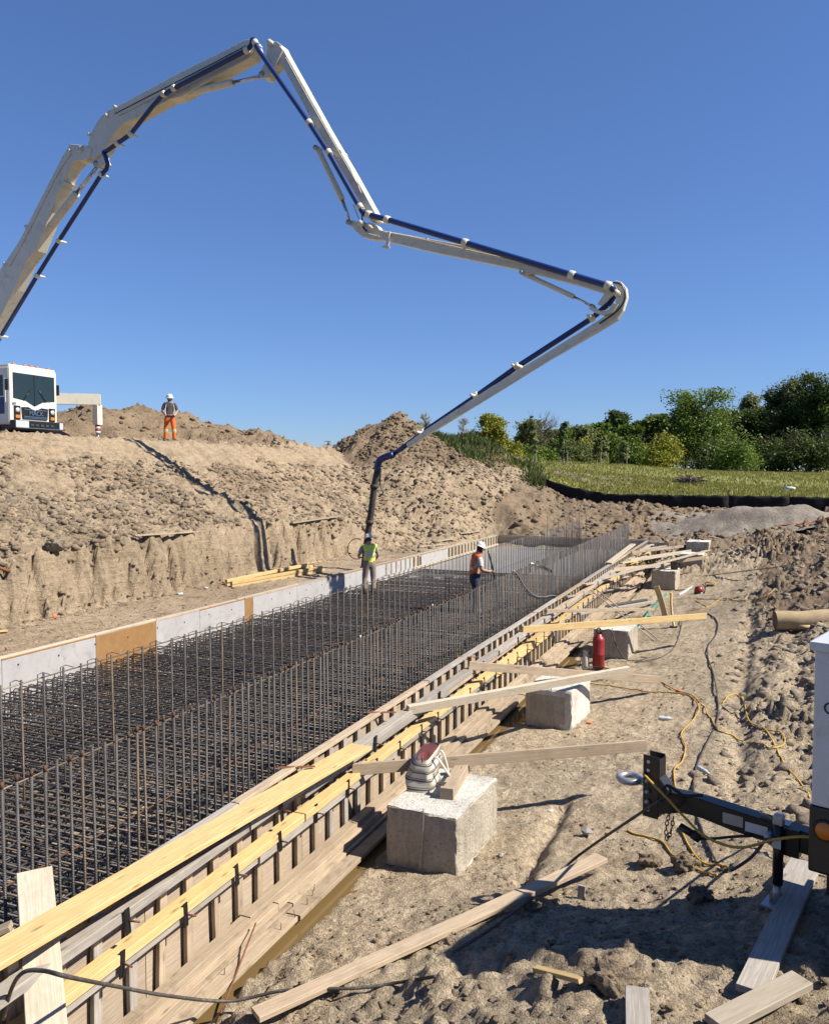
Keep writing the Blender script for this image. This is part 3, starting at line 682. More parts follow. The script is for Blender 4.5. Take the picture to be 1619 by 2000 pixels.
# end form
ef = empty('end_formwork', (-8, 37.3, GZ), 'dark end formwork closing the far end of the pour', 'formwork')
for a, b in ((-11.3, -8.9), (-8.9, -6.5), (-6.5, -4.48)):
    plank('plywood_panel', (a + .004, 37.28, -3.72), (b - .004, 37.28, -3.72), .02, 1.2, MT['ply'], ef)
    plank('top_plate', (a + .01, 37.33, -3.09), (b - .01, 37.33, -3.09), .09, .04, MT['tan'], ef)
for a, b in ((-4.4, -3.5),): plank('side_panel', (a, 37.0, -3.55), (b, 36.9, -3.55), .02, .8, MT['conc'], ef)

# ---------------------------------------------------------------- fresh concrete
xs = np.linspace(-11.3, -4.47, 90); ysC = np.linspace(16.5, 37.27, 190); X, Y = np.meshgrid(xs, ysC)
front = 24.6 + 1.9 * pnoise(X * .35, Y * 0 + 2.2, 101) + (X + 8) * .35
lev = ss(Y, front - 5, front + 1.5); Zc = -4.25 * (1 - lev) + -3.60 * lev + (1 - ss(Y, front + .5, front + 4)) * .05 * fbm(X * 2.2, Y * 2.2, 103, 4) + .006 * fbm(X * .9, Y * .9, 105, 3)
V = np.stack([X, Y, Zc], -1).reshape(-1, 3); nx = len(xs); i = np.arange(nx - 1)[None] + nx * np.arange(len(ysC) - 1)[:, None]
F = np.stack([i, i + 1, i + nx + 1, i + nx], -1).reshape(-1, 4).tolist()
mc = paint('wet_concrete', (.30, .29, .265), .42, 0, .14, 2.2, .35, 30, grime=(.24, .23, .21))
tag(link('wet_concrete', mesh('wet_concrete', V, F, True), mc), kind='structure')

# ---------------------------------------------------------------- reinforcing steel
rc = empty('reinforcement_cage', (-7, 18, GZ), 'dense dark steel reinforcing mat with two rows of tall upright bars', 'rebar')
def bar_mesh(name, L, r, sides=6, hook=0.0):
    P = [(-L / 2, 0, 0), (L / 2, 0, 0)]
    if hook: P = [(-L / 2, 0, -hook), (-L / 2, 0, -.04), (-L / 2 + .04, 0, 0), (L / 2 - .04, 0, 0), (L / 2, 0, -.04), (L / 2, 0, -hook)]
    V, F = tube_geo(P, r, sides); me = mesh(name, V, F, True); return me
UPM = Matrix.Rotation(-pi / 2, 4, 'Y')
ZT = -2.27
dm = [bar_mesh('dowel', 1.95, .0125, 8) for _ in range(1)]; dm[0].materials.append(MT['rebar'])
dm2 = dm[0].copy(); dm2.materials[0] = MT['rebar2']
cap = bar_mesh('dowel_tip', .05, .0129, 8); cap.materials.append(MT['rustd'])
cap2 = cap.copy(); cap2.materials[0] = MT['canvas']
def dowel(x, y, tip=None, lean=.006):
    z = ZT + rng.uniform(-.012, .02)
    mw = Matrix.Translation((x + rng.uniform(-.012, .012), y, z - .975)) @ Matrix.Rotation(rng.gauss(0, lean), 4, 'X') @ Matrix.Rotation(rng.gauss(0, lean), 4, 'Y') @ UPM @ Matrix.Rotation(rng.uniform(0, 6), 4, 'X')
    o = link('dowel', dm[0] if rng.random() < .86 else dm2, None, rc, mw)
    if tip: link('dowel_tip', tip, None, o, mw @ Matrix.Translation((.975 - .016, 0, 0)))
y = 3.6; n = 0
while y < 35.6:
    t = None
    if y < 15: t = cap if rng.random() < .6 else (cap2 if rng.random() < .12 else None)
    dowel(-5.0, y, t); y += .124 + rng.uniform(-.012, .012); n += 1
y = 5.9; nfar = 0; rest = []
while y < 37.0:
    if n < 300: dowel(-7.3, y); n += 1
    else: rest.append(y)
    y += .272 + rng.uniform(-.025, .025) if y < 30 else .2
V, F = [], []
for y in rest: tube_geo([(-7.3, y, -3.7), (-7.3 + rng.uniform(-.01, .01), y, ZT)], .012, 6, V, F)
for i in range(7):
    q = onY(1068 + i * 13 + rng.uniform(-4, 4), 1000, 36.6); tube_geo([(q.x, 36.6, -3.7), (q.x + .03, 36.6, -1.55 + rng.uniform(-.5, .2))], .012, 6, V, F)
if V: tag(link('far_dowels', mesh('far_dowels', V, F, True), MT['rebar'], rc), kind='stuff')
# horizontal bars tying the two rows
for X_, zz, y0, y1 in ((-5.022, ZT - .055, 3.4, 20), (-5.022, ZT - .065, 19.6, 35.5), (-7.322, ZT - .055, 5.6, 22), (-7.322, ZT - .06, 21.5, 36.8), (-5.02, -3.05, 3.3, 35)):
    L = y1 - y0; tube('tie_bar', [(X_, y0 + L * i / 12, zz + rng.uniform(-.012, .012)) for i in range(13)], .0085, MT['rebar2' if zz > -3 else 'rustd'], rc, 6)
# top mat: cross bars hooked down at the forms
cm_ = bar_mesh('cross_bar', 6.62, .0105, 6, .55); cm_.materials.append(MT['rebar2']); cm2 = cm_.copy(); cm2.materials[0] = MT['rebar']
y = 3.0; n = 0
while y < 27.5:
    zz = -3.59 + rng.uniform(-.012, .012)
    link('cross_bar', cm_ if rng.random() < .5 else cm2, None, rc, Matrix.Translation((-7.88 + rng.uniform(-.06, .06), y, zz)) @ Matrix.Rotation(rng.gauss(0, .004), 4, 'Z')); y += .125 + rng.uniform(-.028, .028); n += 1
lm = bar_mesh('long_bar', 12.4, .0105, 6); lm.materials.append(MT['rebar'])
x = -11.1
while x < -4.6:
    for y in (9.0, 21.0): link('long_bar', lm, None, rc, Matrix.Translation((x + rng.uniform(-.02, .02), y + rng.uniform(-.2, .2), -3.615)) @ Matrix.Rotation(pi / 2 + rng.gauss(0, .0012), 4, 'Z'))
    x += .24
# lower layers and chairs, too deep in the cage to pick apart
V, F = [], []
for z_, dy, off in ((-3.80, .15, .05), (-4.0, .15, .02), (-4.22, .15, .09)):
    y = 3.0 + off
    while y < 26: tube_geo([(-11.15, y, z_ + rng.uniform(-.02, .02)), (-4.6, y + rng.uniform(-.04, .04), z_ + rng.uniform(-.02, .02))], .0105, 5, V, F, False); y += dy
    x = -11.05
    while x < -4.6: tube_geo([(x, 3, z_ - .022), (x + rng.uniform(-.03, .03), 26, z_ - .022)], .0105, 5, V, F, False); x += .24
for i in range(420):
    x = rng.uniform(-11.1, -4.7); y = rng.uniform(3, 22); tube_geo([(x, y, -4.28), (x + rng.uniform(-.04, .04), y, -3.58)], .008, 5, V, F, False)
tag(link('lower_mats', mesh('lower_mats', V, F, True), MT['rebar'], rc), kind='stuff')
V, F = [], []
for i in range(30):
    x = rng.uniform(-11.2, -10.9); y = 8.5 + i * .55; tube_geo([(x, y, -4.25), (x, y, -3.45), (x + .12, y, -3.40), (x + .3, y, -3.42)], .008, 5, V, F, False)
tag(link('edge_hooks', mesh('edge_hooks', V, F, True), MT['rebar2'], rc), kind='stuff')

# ---------------------------------------------------------------- concrete blocks beside the form
def block(name, c, size, yaw_, label, top_white=True, seed=0, front_patch=False):
    L, W, Hh = size                                   # along Y, along X, height
    bm = bmesh.new(); bm_box(bm, 0, 0, Hh / 2, W, L, Hh, .02)
    bmesh.ops.subdivide_edges(bm, edges=[e for e in bm.edges if e.calc_length() > .2], cuts=7, use_grid_fill=True)
    r_ = random.Random(seed)
    for v in bm.verts:
        co = v.co.copy(); k = .0025 + .007 * (co.z < .06)
        ne = (abs(abs(co.x) - W / 2) < .03) + (abs(abs(co.y) - L / 2) < .03) + (abs(co.z - Hh) < .03 or co.z < .03); k += .006 * (ne > 1)
        v.co += Vector((r_.uniform(-k, k), r_.uniform(-k, k), r_.uniform(-k, k))) - Vector((co.x, co.y, 0)).normalized() * (.012 * r_.random() if ne > 1 else 0)
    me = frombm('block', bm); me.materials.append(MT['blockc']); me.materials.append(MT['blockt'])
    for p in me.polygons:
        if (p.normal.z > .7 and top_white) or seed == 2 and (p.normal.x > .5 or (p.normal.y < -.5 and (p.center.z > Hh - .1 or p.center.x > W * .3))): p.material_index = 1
    o = link(name, me, None, None, Matrix.Translation(c) @ Matrix.Rotation(yaw_, 4, 'Z'))
    # cast-in lifting eye with its cable on the near face
    tube('lifting_cable', [Vector(c) + Vector(q) for q in ((.0, -L / 2 + .03, Hh + .02), (.01, -L / 2 - .02, Hh + .05), (.015, -L / 2 - .028, Hh - .05), (.0, -L / 2 - .03, .3), (-.03, -L / 2 - .035, .02))], .006, MT['steel'], o, 6, 4)
    return tag(o, label, 'concrete block', 'concrete blocks in a row beside the form')
BT = {}
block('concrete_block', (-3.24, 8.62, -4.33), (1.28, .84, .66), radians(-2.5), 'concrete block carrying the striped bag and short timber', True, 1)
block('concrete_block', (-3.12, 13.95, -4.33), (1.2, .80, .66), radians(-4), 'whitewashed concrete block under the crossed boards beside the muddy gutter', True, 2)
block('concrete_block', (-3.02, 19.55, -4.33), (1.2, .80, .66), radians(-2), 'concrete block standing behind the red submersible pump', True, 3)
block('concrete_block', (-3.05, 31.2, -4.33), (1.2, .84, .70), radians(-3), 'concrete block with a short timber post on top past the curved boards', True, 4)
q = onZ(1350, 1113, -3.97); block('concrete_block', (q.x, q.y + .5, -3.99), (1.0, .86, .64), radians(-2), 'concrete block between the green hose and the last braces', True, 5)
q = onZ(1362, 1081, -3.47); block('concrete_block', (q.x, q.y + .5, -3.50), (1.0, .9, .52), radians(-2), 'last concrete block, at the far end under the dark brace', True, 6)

# ---------------------------------------------------------------- braces from the form across the blocks
def brace(a, b, zb, w, h, mat, label, xa=-4.28, name='brace_board', roll=0.0, **kw):
    return loose(name, onX(*a, xa), onZ(*b, zb), w, h, mat, label, 'board', 'brace boards between the form and the blocks', roll=roll, **kw)
brace((688, 1503), (1259, 1456), -3.52, .04, .14, 'tan', 'brown brace board on edge passing behind the striped bag')
brace((795, 1387), (1225, 1308), -3.57, .06, .13, 'pale', 'pale brace board resting across the top of the whitewashed block', roll=.25)
brace((915, 1300), (1290, 1328), -4.0, .04, .14, 'tan', 'dark brown brace board on edge running under the pale brace')
brace((1020, 1230), (1378, 1203), -3.5, .05, .14, 'yel', 'yellow brace board above the red submersible pump')
brace((1065, 1193), (1275, 1190), -3.6, .09, .07, 'tan', 'thin brown brace board between the yellow brace and two white poles')
brace((1172, 1131), (1409, 1068), -3.35, .13, .05, 'pale', 'long pale brace board crossing above the block with the post')
brace((1197, 1113), (1320, 1101), -3.6, .05, .12, 'tan', 'short dark brace board tucked under the long pale brace')
brace((1226, 1095), (1371, 1073), -3.4, .05, .13, 'pale', 'straight grey brace board just beyond the long pale brace')
brace((1233, 1079), (1407, 1058), -3.3, .04, .10, 'dirtyp', 'thin dark brace board second from the trench end')
brace((1268, 1065), (1411, 1036), -3.1, .09, .05, 'pale', 'pale plank reaching furthest past the trench end')
brace((1105, 1166), (1215, 1148), -4.15, .09, .04, 'gry', 'grey offcut lying between the white poles and the long pale brace')
brace((1140, 1142), (1225, 1126), -3.9, .13, .04, 'tan', 'short tan board lying across the wales near the long pale brace')
brace((1213, 1100), (1300, 1086), -3.7, .10, .04, 'yel', 'short yellow board between the far braces')
brace((1246, 1074), (1330, 1062), -3.4, .12, .04, 'gry', 'grey board lying over the form at the trench end')
loose('plank', onX(1188, 1100, -4.42), onX(1236, 1066, -4.42) + Vector((0, 0, .06)), .2, .045, 'pale', 'pale wide board standing along the top of the form at its far end', 'plank')
loose('timber', onZ(1325, 1096, -3.5), onZ(1377, 1089, -3.4), .05, .12, 'tan', 'short brown timber lying over the far blocks', 'timber')
for i, (a, b) in enumerate((((1150, 1150), (1278, 1252)), ((1160, 1148), (1284, 1248)))):
    tag(tube('pole', [onX(*a, -4.25), onZ(*b, -4.27)], .016, MT['pale'], None, 8), 'slim white pole leaning from the form down to the soil', 'pole', 'pair of white poles')
loose('board', onZ(1375, 1125, -4.0), onZ(1531, 1106, -3.2), .07, .035, 'tan', 'thin brown board lying up against the dark clod ridge', 'board')
# curved boards propped on end
def propped(a, b, zb, lean, label, w=.16):
    p1 = onZ(*b, zb); d = ray(*a); t = (p1.y) / d[1]; p0 = Vector(d * t)
    return loose('curved_board', p1, p0, w, .045, 'yel', label, 'board', roll=radians(lean), bow=.03)
propped((1281, 1145), (1299, 1206), -4.28, 88, 'curved yellow board propped on end, leaning towards the form'); propped((1310, 1157), (1316, 1226), -4.28, 88, 'curved yellow board propped upright with a dark wedge at its foot')
tag(box('wedge', (0, 0, 0), (.2, .16, .08), MT['blk'], None, .005, Matrix.Translation(onZ(1315, 1226, -4.27))), 'dark wedge under the upright curved board', 'wedge')
tag(tube('plastic_pipe', [onZ(1240, 1236, -4.27), onZ(1266, 1196, -4.2), onZ(1300, 1160, -4.1)], .035, MT['green'], None, 10), 'green plastic pipe lying behind the curved boards', 'pipe')
tag(tube('steel_tube', [onZ(1149, 1190, -4.15), onZ(1262, 1172, -4.2)], .05, MT['hose'], None, 10), 'thick dark hose lying beside the form braces', 'hose')
loose('board', onX(1130, 1199, -4.1), onZ(1278, 1174, -4.15), .10, .05, 'gry', 'grey board lying beside the thick dark hose', 'board')
tag(tube('steel_tube', [onZ(1317, 1165, -4.26), onZ(1424, 1169, -4.26)], .025, MT['blk'], None, 8), 'black bar lying in front of the red vibrator motor', 'bar')
tag(tube('steel_tube', [onZ(1318, 1153, -4.26), onZ(1362, 1150, -4.26)], .022, MT['hose'], None, 8), 'short grey tube beside the red vibrator motor', 'tube')

# planks on the foreground soil
def ground_plank(a, b, w, h, mat, label, lift=.03, **kw):
    p = hit(*a); q = hit(*b); t_ = np.linspace(0, 1, 40); hl = H(p.x + (q.x - p.x) * t_, p.y + (q.y - p.y) * t_); ex_ = float(np.clip(np.sort(hl - (p.z + (q.z - p.z) * t_))[-4], 0, .2)); p.z += lift + ex_; q.z += lift + ex_
    return loose('plank', p, q, w, h, mat, label, 'plank', **kw)
ground_plank((500, 2022), (1175, 1704), .15, .045, 'tan', 'long dusty plank lying across the foreground soil under the black cable', .05)
ground_plank((1465, 1960), (1556, 1752), .19, .045, 'gry', 'grey plank running under the trailer jack', .03)
ground_plank((1395, 2020), (1565, 1932), .16, .05, 'pale', 'splintered pale plank at the foot of the dirt mound', .06)
ground_plank((1246, 2030), (1243, 1944), .15, .04, 'gry', 'grey plank end sticking out of the soil by the big clod', .04)
ground_plank((1046, 1908), (1136, 1934), .065, .03, 'yel', 'short orange offcut beside the big clod', .02)
q = hit(1133, 1755); loose('stake', q + Vector((0, 0, -.08)), q + Vector((.01, .02, .12)), .07, .03, 'gry', 'short grey stake beside the long dusty plank', 'stake')
ground_plank((1535, 1775), (1572, 1700), .26, .05, 'gry', 'wide grey plank stacked crosswise under the jack foot', .06)
# large clods that can be picked apart
def clod(px, py, r, label, mat='clod', seed=0):
    bm = bmesh.new(); bmesh.ops.create_icosphere(bm, subdivisions=4, radius=1.0); P = np.array([v.co[:] for v in bm.verts])
    n = fbm(P[:, 0] * 1.3 + seed * 7, P[:, 1] * 1.3 + P[:, 2] * 1.1, 300 + seed, 5, .6) * .55 + .9 + .35 * rubble(P[:, 0] * 2 + seed + P[:, 2], P[:, 1] * 2 + P[:, 2], 310 + seed)
    for v, k in zip(bm.verts, n): v.co = Vector((v.co.x * 1.1, v.co.y, v.co.z * .85)) * float(k) * r
    q = hit(px, py); return tag(link('soil_clod', frombm('soil_clod', bm, True), MT[mat], None, Matrix.Translation(q + Vector((0, 0, r * .35)))), label, 'clod', 'large soil clods')
clod(1195, 1925, .135, 'largest round clod of soil beside the orange offcut', 'clod', 1)
clod(1270, 1690, .10, 'dark cloven clod below the yellow cord', 'clod', 2); clod(1340, 1698, .12, 'dark clod between the yellow cord and the trailer tongue shadow', 'clod', 3)
clod(1040, 1775, .07, 'small clod resting on the long dusty plank', 'clod', 4); clod(1365, 1755, .10, 'pale clod at the edge of the trailer shadow', 'clod2', 5)
clod(110, 1105 - 22, .16, 'pale flat clod stuck on top of the bench face', 'clod2', 6)

# ---------------------------------------------------------------- lumber on the far ledge
for i, (a, b, dz, dx) in enumerate((((442, 1144), (622, 1112), .05, 0), ((452, 1146), (632, 1113), .05, .0), ((437, 1139), (612, 1106), .05, -.02), ((452, 1139), (628, 1108), .145, .0), ((442, 1135), (600, 1103), .145, -.02), ((432, 1135), (634, 1096), .05, -.1))):
    p = onZ(*a, -3.12 + dz); q = onZ(*b, -3.12 + dz); loose('lumber', p, q, .085, .085, 'yel', 'new yellow timber in the small stack on the ledge behind the far form', 'lumber', 'timbers stacked on the far ledge')
def on_bank(a, b, w, h, mat, label, lift=.04): return ground_plank(a, b, w, h, mat, label, lift)
on_bank((262, 1064), (385, 1065), .12, .03, 'tan', 'thin board lying along the top edge of the bench')
on_bank((570, 1037), (662, 1026), .12, .04, 'tan', 'tan board lying on the spoil slope above the stacked timbers')
on_bank((822, 1064), (884, 1055), .14, .04, 'pale', 'pale plank on the ledge near the far formwork'); on_bank((818, 1072), (868, 1068), .10, .04, 'pale', 'shorter pale plank below the pale plank on the ledge')
on_bank((898, 1046), (938, 1040), .10, .04, 'pale', 'small pale board where the ledge narrows')
on_bank((-20, 1240), (14, 1236), .08, .04, 'yel', 'yellow board end on the ledge')
tag(tube('steel_tube', [hit(-15, 1128) + Vector((0, 0, .05)), hit(18, 1143) + Vector((.05, 0, .05))], .035, MT['rust'], None, 8), 'rusty bar end poking from the foot of the bench', 'bar')
def scrap(px, py, s, mat, name, label, cat):
    q = hit(px, py); bm = bmesh.new(); bmesh.ops.create_icosphere(bm, subdivisions=2, radius=1.0); r_ = random.Random(px)
    for v in bm.verts: v.co = Vector((v.co.x * s * 1.6, v.co.y * s, v.co.z * s * .6)) * r_.uniform(.75, 1.15)
    return tag(link(name, frombm(name, bm), MT[mat], None, Matrix.Translation(q + Vector((0, 0, s * .4))) @ Matrix.Rotation(r_.uniform(0, 3), 4, 'Z')), label, cat)
scrap(107, 1208, .05, 'orangep', 'litter', 'orange scrap of plastic on the far ledge', 'litter'); scrap(353, 1162, .06, 'plast', 'litter', 'white crumpled wrapper on the ledge before the bench', 'litter'); scrap(403, 1150, .05, 'plast', 'litter', 'bluish bottle scrap beside the stacked timbers', 'litter')
scrap(1150, 1415, .035, 'orangep', 'litter', 'orange scrap at the foot of the whitewashed block', 'litter'); scrap(1325, 1351, .04, 'orangep', 'litter', 'orange rag where the yellow cords meet', 'litter'); scrap(1208, 1466, .03, 'plast', 'litter', 'crumpled foil under the brown brace board', 'litter')
scrap(1075, 1586, .028, 'plast', 'litter', 'shiny scrap lying in the narrow rut', 'litter'); scrap(978, 1672, .03, 'gry', 'litter', 'dark grey flake beside the block with the bag', 'litter'); scrap(1145, 1632, .06, 'gry', 'stone', 'flat grey stone set in the trodden soil', 'stone')
def bottle(px, py, ang, label):
    q = hit(px, py) + Vector((0, 0, .035)); prof = [(.001, -.11), (.03, -.108), (.033, -.1), (.033, -.03), (.028, 0), (.033, .03), (.030, .07), (.013, .10), (.013, .115), (.001, .117)]
    o = lathe('bottle', prof, MT['plast'], None, 12, Matrix.Translation(q) @ Matrix.Rotation(ang, 4, 'Z') @ Matrix.Rotation(pi / 2, 4, 'Y'))
    lathe('cap', [(.001, .117), (.015, .117), (.015, .13), (.001, .131)], MT['wht'], o, 10, o.matrix_basis.copy()); return tag(o, label, 'bottle')
bottle(1298, 1408, .2, 'clear plastic bottle lying on the path below the yellow cord'); bottle(1372, 1510, -.9, 'clear bottle lying by the grey cable above the trailer tongue')

# ---------------------------------------------------------------- concrete pump truck: boom in one vertical plane
PT = Vector(ray(738, 905) * 25.2); PP = Vector(ray(-95, 712) * 35.0)
bu = Vector((PT.x - PP.x, PT.y - PP.y, 0)).normalized(); bn = Vector((bu.y, -bu.x, 0))     # bn: towards the camera
if bn.dot(Vector((0, 0, 0)) - PT) < 0: bn = -bn
def bp(px, py, off=0.0):
    d = Vector(ray(px, py)); q = PT + bn * off; return d * (bn.dot(q) / bn.dot(d))
TF = rf(.94, -.342); TL = rf(.342, .94)                      # truck forward, lateral (viewer's right)
TO = rf(-14.75, 32.0, 1.10)
TM = Matrix(((TL.x, TF.x, 0, TO.x), (TL.y, TF.y, 0, TO.y), (0, 0, 1, TO.z), (0, 0, 0, 1)))
pt = empty('concrete_pump_truck', TO, 'cream and navy concrete pump truck with its long folding boom raised over the trench', 'pump truck')
def tp(x, y, z): return TM @ Vector((x, y, z))
def prof(name, pix, w, mat, off, parent=pt, bev=.012):
    """side outline traced on the near face, given its own width"""
    near = [bp(x, y, off + w / 2) for x, y in pix]; bm = bmesh.new()
    a = [bm.verts.new(p) for p in near]; b = [bm.verts.new(p - bn * w) for p in near]; n = len(a)
    bm.faces.new(a); bm.faces.new(b[::-1])
    for i in range(n): bm.faces.new((a[(i + 1) % n], a[i], b[i], b[(i + 1) % n]))
    bmesh.ops.recalc_face_normals(bm, faces=bm.faces)
    if bev: bmesh.ops.bevel(bm, geom=[e for e in bm.edges], offset=bev, segments=1, affect='EDGES')
    return link(name, frombm(name, bm), mat, parent)
A = prof('boom_arm', [(-110, 740), (-110, 700), (0, 528), (38, 471), (122, 306), (138, 281), (168, 284), (180, 292), (176, 306), (163, 313), (149, 314), (137, 327), (108, 390), (88, 445), (70, 490), (52, 510), (28, 566), (0, 622), (-60, 745)], .5, MT['boom'], 0)
B = prof('boom_arm', [(165, 300), (170, 288), (178, 264), (184, 248), (197, 228), (214, 214), (230, 207), (312, 163), (333, 151), (479, 78), (493, 75), (500, 96), (490, 112), (352, 189), (330, 194), (262, 232), (242, 240), (222, 262), (200, 298), (186, 310), (172, 308)], .44, MT['boom'], 0)
Cc = prof('boom_arm', [(521, 90), (530, 81), (541, 81), (550, 88), (556, 101), (588, 158), (640, 252), (689, 336), (732, 414), (738, 430), (724, 432), (715, 416), (677, 349), (620, 255), (578, 178), (549, 124), (536, 132), (524, 152), (513, 152), (508, 142), (519, 118)], .36, MT['boom'], -.02)
D = prof('boom_arm', [(682, 432), (690, 430), (706, 441), (722, 434), (736, 440), (742, 449), (901, 478), (1031, 513), (1105, 537), (1188, 561), (1192, 570), (1180, 573), (1123, 555), (1040, 534), (1022, 540), (1012, 526), (845, 492), (744, 468), (726, 467), (708, 463), (692, 449)], .27, MT['boom'], -.02)
E_ = prof('boom_arm', [(1200, 547), (1212, 550), (1222, 562), (1224, 580), (1216, 606), (1204, 624), (1175, 642), (1071, 702), (960, 771), (838, 846), (796, 874), (793, 866), (836, 836), (955, 758), (1048, 700), (1146, 640), (1180, 618), (1196, 604), (1203, 586), (1200, 570)], .2, MT['boom'], -.06)
# curved knuckle between the last two arms
K4 = prof('link_plate', [(1150, 596), (1160, 600), (1172, 607), (1188, 604), (1198, 590), (1206, 594), (1196, 610), (1178, 616), (1162, 611), (1150, 604)], .12, MT['boom'], .12, E_)
prof('link_plate', [(176, 300), (198, 302), (206, 318), (198, 326), (182, 320), (168, 312)], .3, MT['boom'], 0, A); prof('link_plate', [(196, 290), (206, 296), (206, 318), (198, 316)], .2, MT['boom'], .08, B)
prof('link_plate', [(520, 118), (546, 88), (552, 96), (526, 152), (516, 152)], .1, MT['boom'], .2, Cc); prof('link_plate', [(1183, 568), (1200, 556), (1205, 566), (1172, 596), (1166, 594)], .14, MT['boom'], .1, D)
# welded doubler plates, inspection covers and hose clips on the arms
for par, w_, off, quads in ((A, .5, 0, ([(34, 478), (40, 468), (64, 482), (58, 492)], [(100, 352), (104, 344), (130, 356), (126, 364)], [(-2, 534), (3, 525), (26, 545), (20, 556)])), (B, .44, 0, ([(310, 165), (316, 161), (330, 190), (323, 194)], [(226, 211), (231, 208), (245, 236), (239, 240)], [(400, 119), (404, 117), (413, 150), (408, 153)], [(452, 92), (456, 90), (466, 122), (461, 125)])), (Cc, .36, -.02, ([(583, 180), (580, 176), (593, 168), (596, 173)], [(651, 300), (648, 295), (664, 292), (667, 297)], [(617, 243), (614, 238), (627, 231), (630, 236)])), (D, .27, -.02, ([(830, 464), (835, 465), (832, 487), (827, 486)], [(962, 494), (967, 495), (962, 513), (957, 512)], [(1070, 527), (1075, 528), (1072, 541), (1067, 540)])), (E_, .2, -.06, ([(1130, 652), (1135, 649), (1145, 658), (1140, 661)], [(1060, 694), (1065, 691), (1072, 700), (1067, 703)], [(905, 792), (909, 789), (913, 797), (909, 800)]))):
    for q_ in quads: prof('doubler_plate', q_, w_ + .014, MT['boom'], off, par, 0)
for par, off, pix in ((B, .24, [(225, 222), (318, 174), (400, 132), (480, 90)]), (B, .245, [(232, 226), (322, 180), (404, 138)]), (Cc, .19, [(558, 112), (600, 188), (650, 276), (700, 362)]), (A, .27, [(20, 520), (60, 446), (110, 345), (140, 300)])):
    tube('hydraulic_line', [bp(x, y, off) for x, y in pix], .013, MT['boom' if off != .24 else 'hose'], par, 6, 3)
# hydraulic cylinders
def cyl(a, b, c, r, parent, off=0.0):
    p, q, e = bp(*a, off), bp(*b, off), bp(*c, off)
    o = tube('hydraulic_cylinder', [p, p.lerp(q, .04), p.lerp(q, .96), q], [r * .8, r, r, r * .85], MT['boom'], parent, 14)
    tube('piston_rod', [q, e], r * .5, MT['chrome'], o, 10)
    for z in (p, e): tube('pin', [z - bn * .16, z + bn * .16], r * .8, MT['steel'], o, 10)
cyl((90, 456), (151, 377), (194, 322), .15, A); cyl((347, 187), (456, 161), (516, 148), .115, B, .05); cyl((621, 291), (669, 391), (685, 436), .10, Cc, .05); cyl((1021, 534), (1121, 580), (1158, 599), .07, D)
# pins
for (x, y), r, par in (((170, 297), .14, A), ((148, 299), .07, A), ((63, 446), .07, A), ((21, 518), .07, A), ((186, 268), .07, B), ((219, 231), .08, B), ((236, 214), .06, B), ((536, 90), .1, Cc), ((712, 440), .09, D), ((730, 447), .06, D), ((1207, 575), .08, E_), ((1015, 716), .05, E_)):
    c = bp(x, y, 0); tube('pin', [c - bn * .29, c + bn * .29], r, MT['boom'], par, 12); 
# concrete delivery pipes
def pipe(pix, off, r=.078, clamps=(), sm=0):
    P = [bp(x, y, off) for x, y in pix]; o = tube('delivery_pipe', P, r, MT['navy'], pt, 12, sm)
    for (x, y), (tx, ty) in clamps:
        c = bp(x, y, off); t = (bp(tx, ty, off) - c).normalized()
        tube('pipe_clamp', [c - t * .085, c - t * .07, c + t * .07, c + t * .085], [r * 1.12, r * 1.38, r * 1.38, r * 1.12], MT['boom'], o, 12)
        tube('pipe_bracket', [c, c - bn * (off - .1)], .04, MT['boom'], o, 6)
    return o
pipe([(-60, 755), (0, 661), (75, 536), (118, 467), (198, 342), (209, 330), (211, 320), (207, 306), (203, 298)], .42, clamps=(((74, 538), (118, 467)), ((116, 470), (75, 536)), ((198, 340), (118, 467)), ((2, 656), (75, 536))))
pipe([(203, 298), (212, 293), (256, 262), (300, 206), (319, 186), (345, 170), (484, 97), (491, 88), (494, 76)], .40, clamps=(((256, 262), (300, 206)), ((230, 280), (256, 262)), ((320, 184), (345, 170)), ((340, 172), (400, 141)), ((482, 98), (400, 141))))
pipe([(494, 76), (500, 88), (506, 99), (604, 240), (643, 300), (703, 406), (710, 417)], .42, clamps=(((499, 84), (506, 99)), ((604, 240), (643, 300)), ((642, 298), (604, 240)), ((703, 404), (643, 300))))
pipe([(710, 417), (722, 420), (760, 430), (908, 474), (1116, 537), (1190, 559), (1198, 566)], .36, r=.085, clamps=(((720, 419), (760, 430)), ((756, 429), (800, 443)), ((908, 474), (1116, 537)), ((1116, 537), (908, 474)), ((1187, 558), (1116, 537))))
pipe([(1198, 566), (1200, 578), (1190, 592), (1155, 622), (1010, 716), (932, 772), (838, 836), (790, 872), (760, 893)], -.30, r=.078, clamps=(((1156, 621), (1010, 716)), ((1010, 716), (932, 772)), ((930, 773), (1010, 716)), ((826, 845), (932, 772))))
prof('arm_prop', [(757, 452), (762, 452), (758, 482), (752, 482)], .06, MT['boom'], .2, D); prof('arm_prop', [(747, 479), (761, 481), (760, 486), (746, 484)], .08, MT['boom'], .2, D)
# hydraulic lines along the arms
for pix in ([(742, 452), (800, 462), (900, 485), (1020, 512)], [(690, 400), (700, 425), (712, 452), (740, 462)], [(684, 330), (694, 350), (706, 378)]): tube('hydraulic_line', [bp(x, y, .17) for x, y in pix], .018, MT['boom'], D, 6, 4)
for pix in ([(1190, 552), (1212, 556), (1220, 580), (1206, 606), (1170, 632)], [(700, 398), (707, 420), (708, 440), (716, 452)]): tube('hydraulic_line', [bp(x, y, .14) for x, y in pix], .022, MT['blk'], E_, 6, 4)
tube('hydraulic_line', [bp(x, y, .12) for x, y in ((1166, 644), (1130, 668), (1040, 722), (950, 778), (900, 808))], .02, MT['boom'], E_, 6, 4)
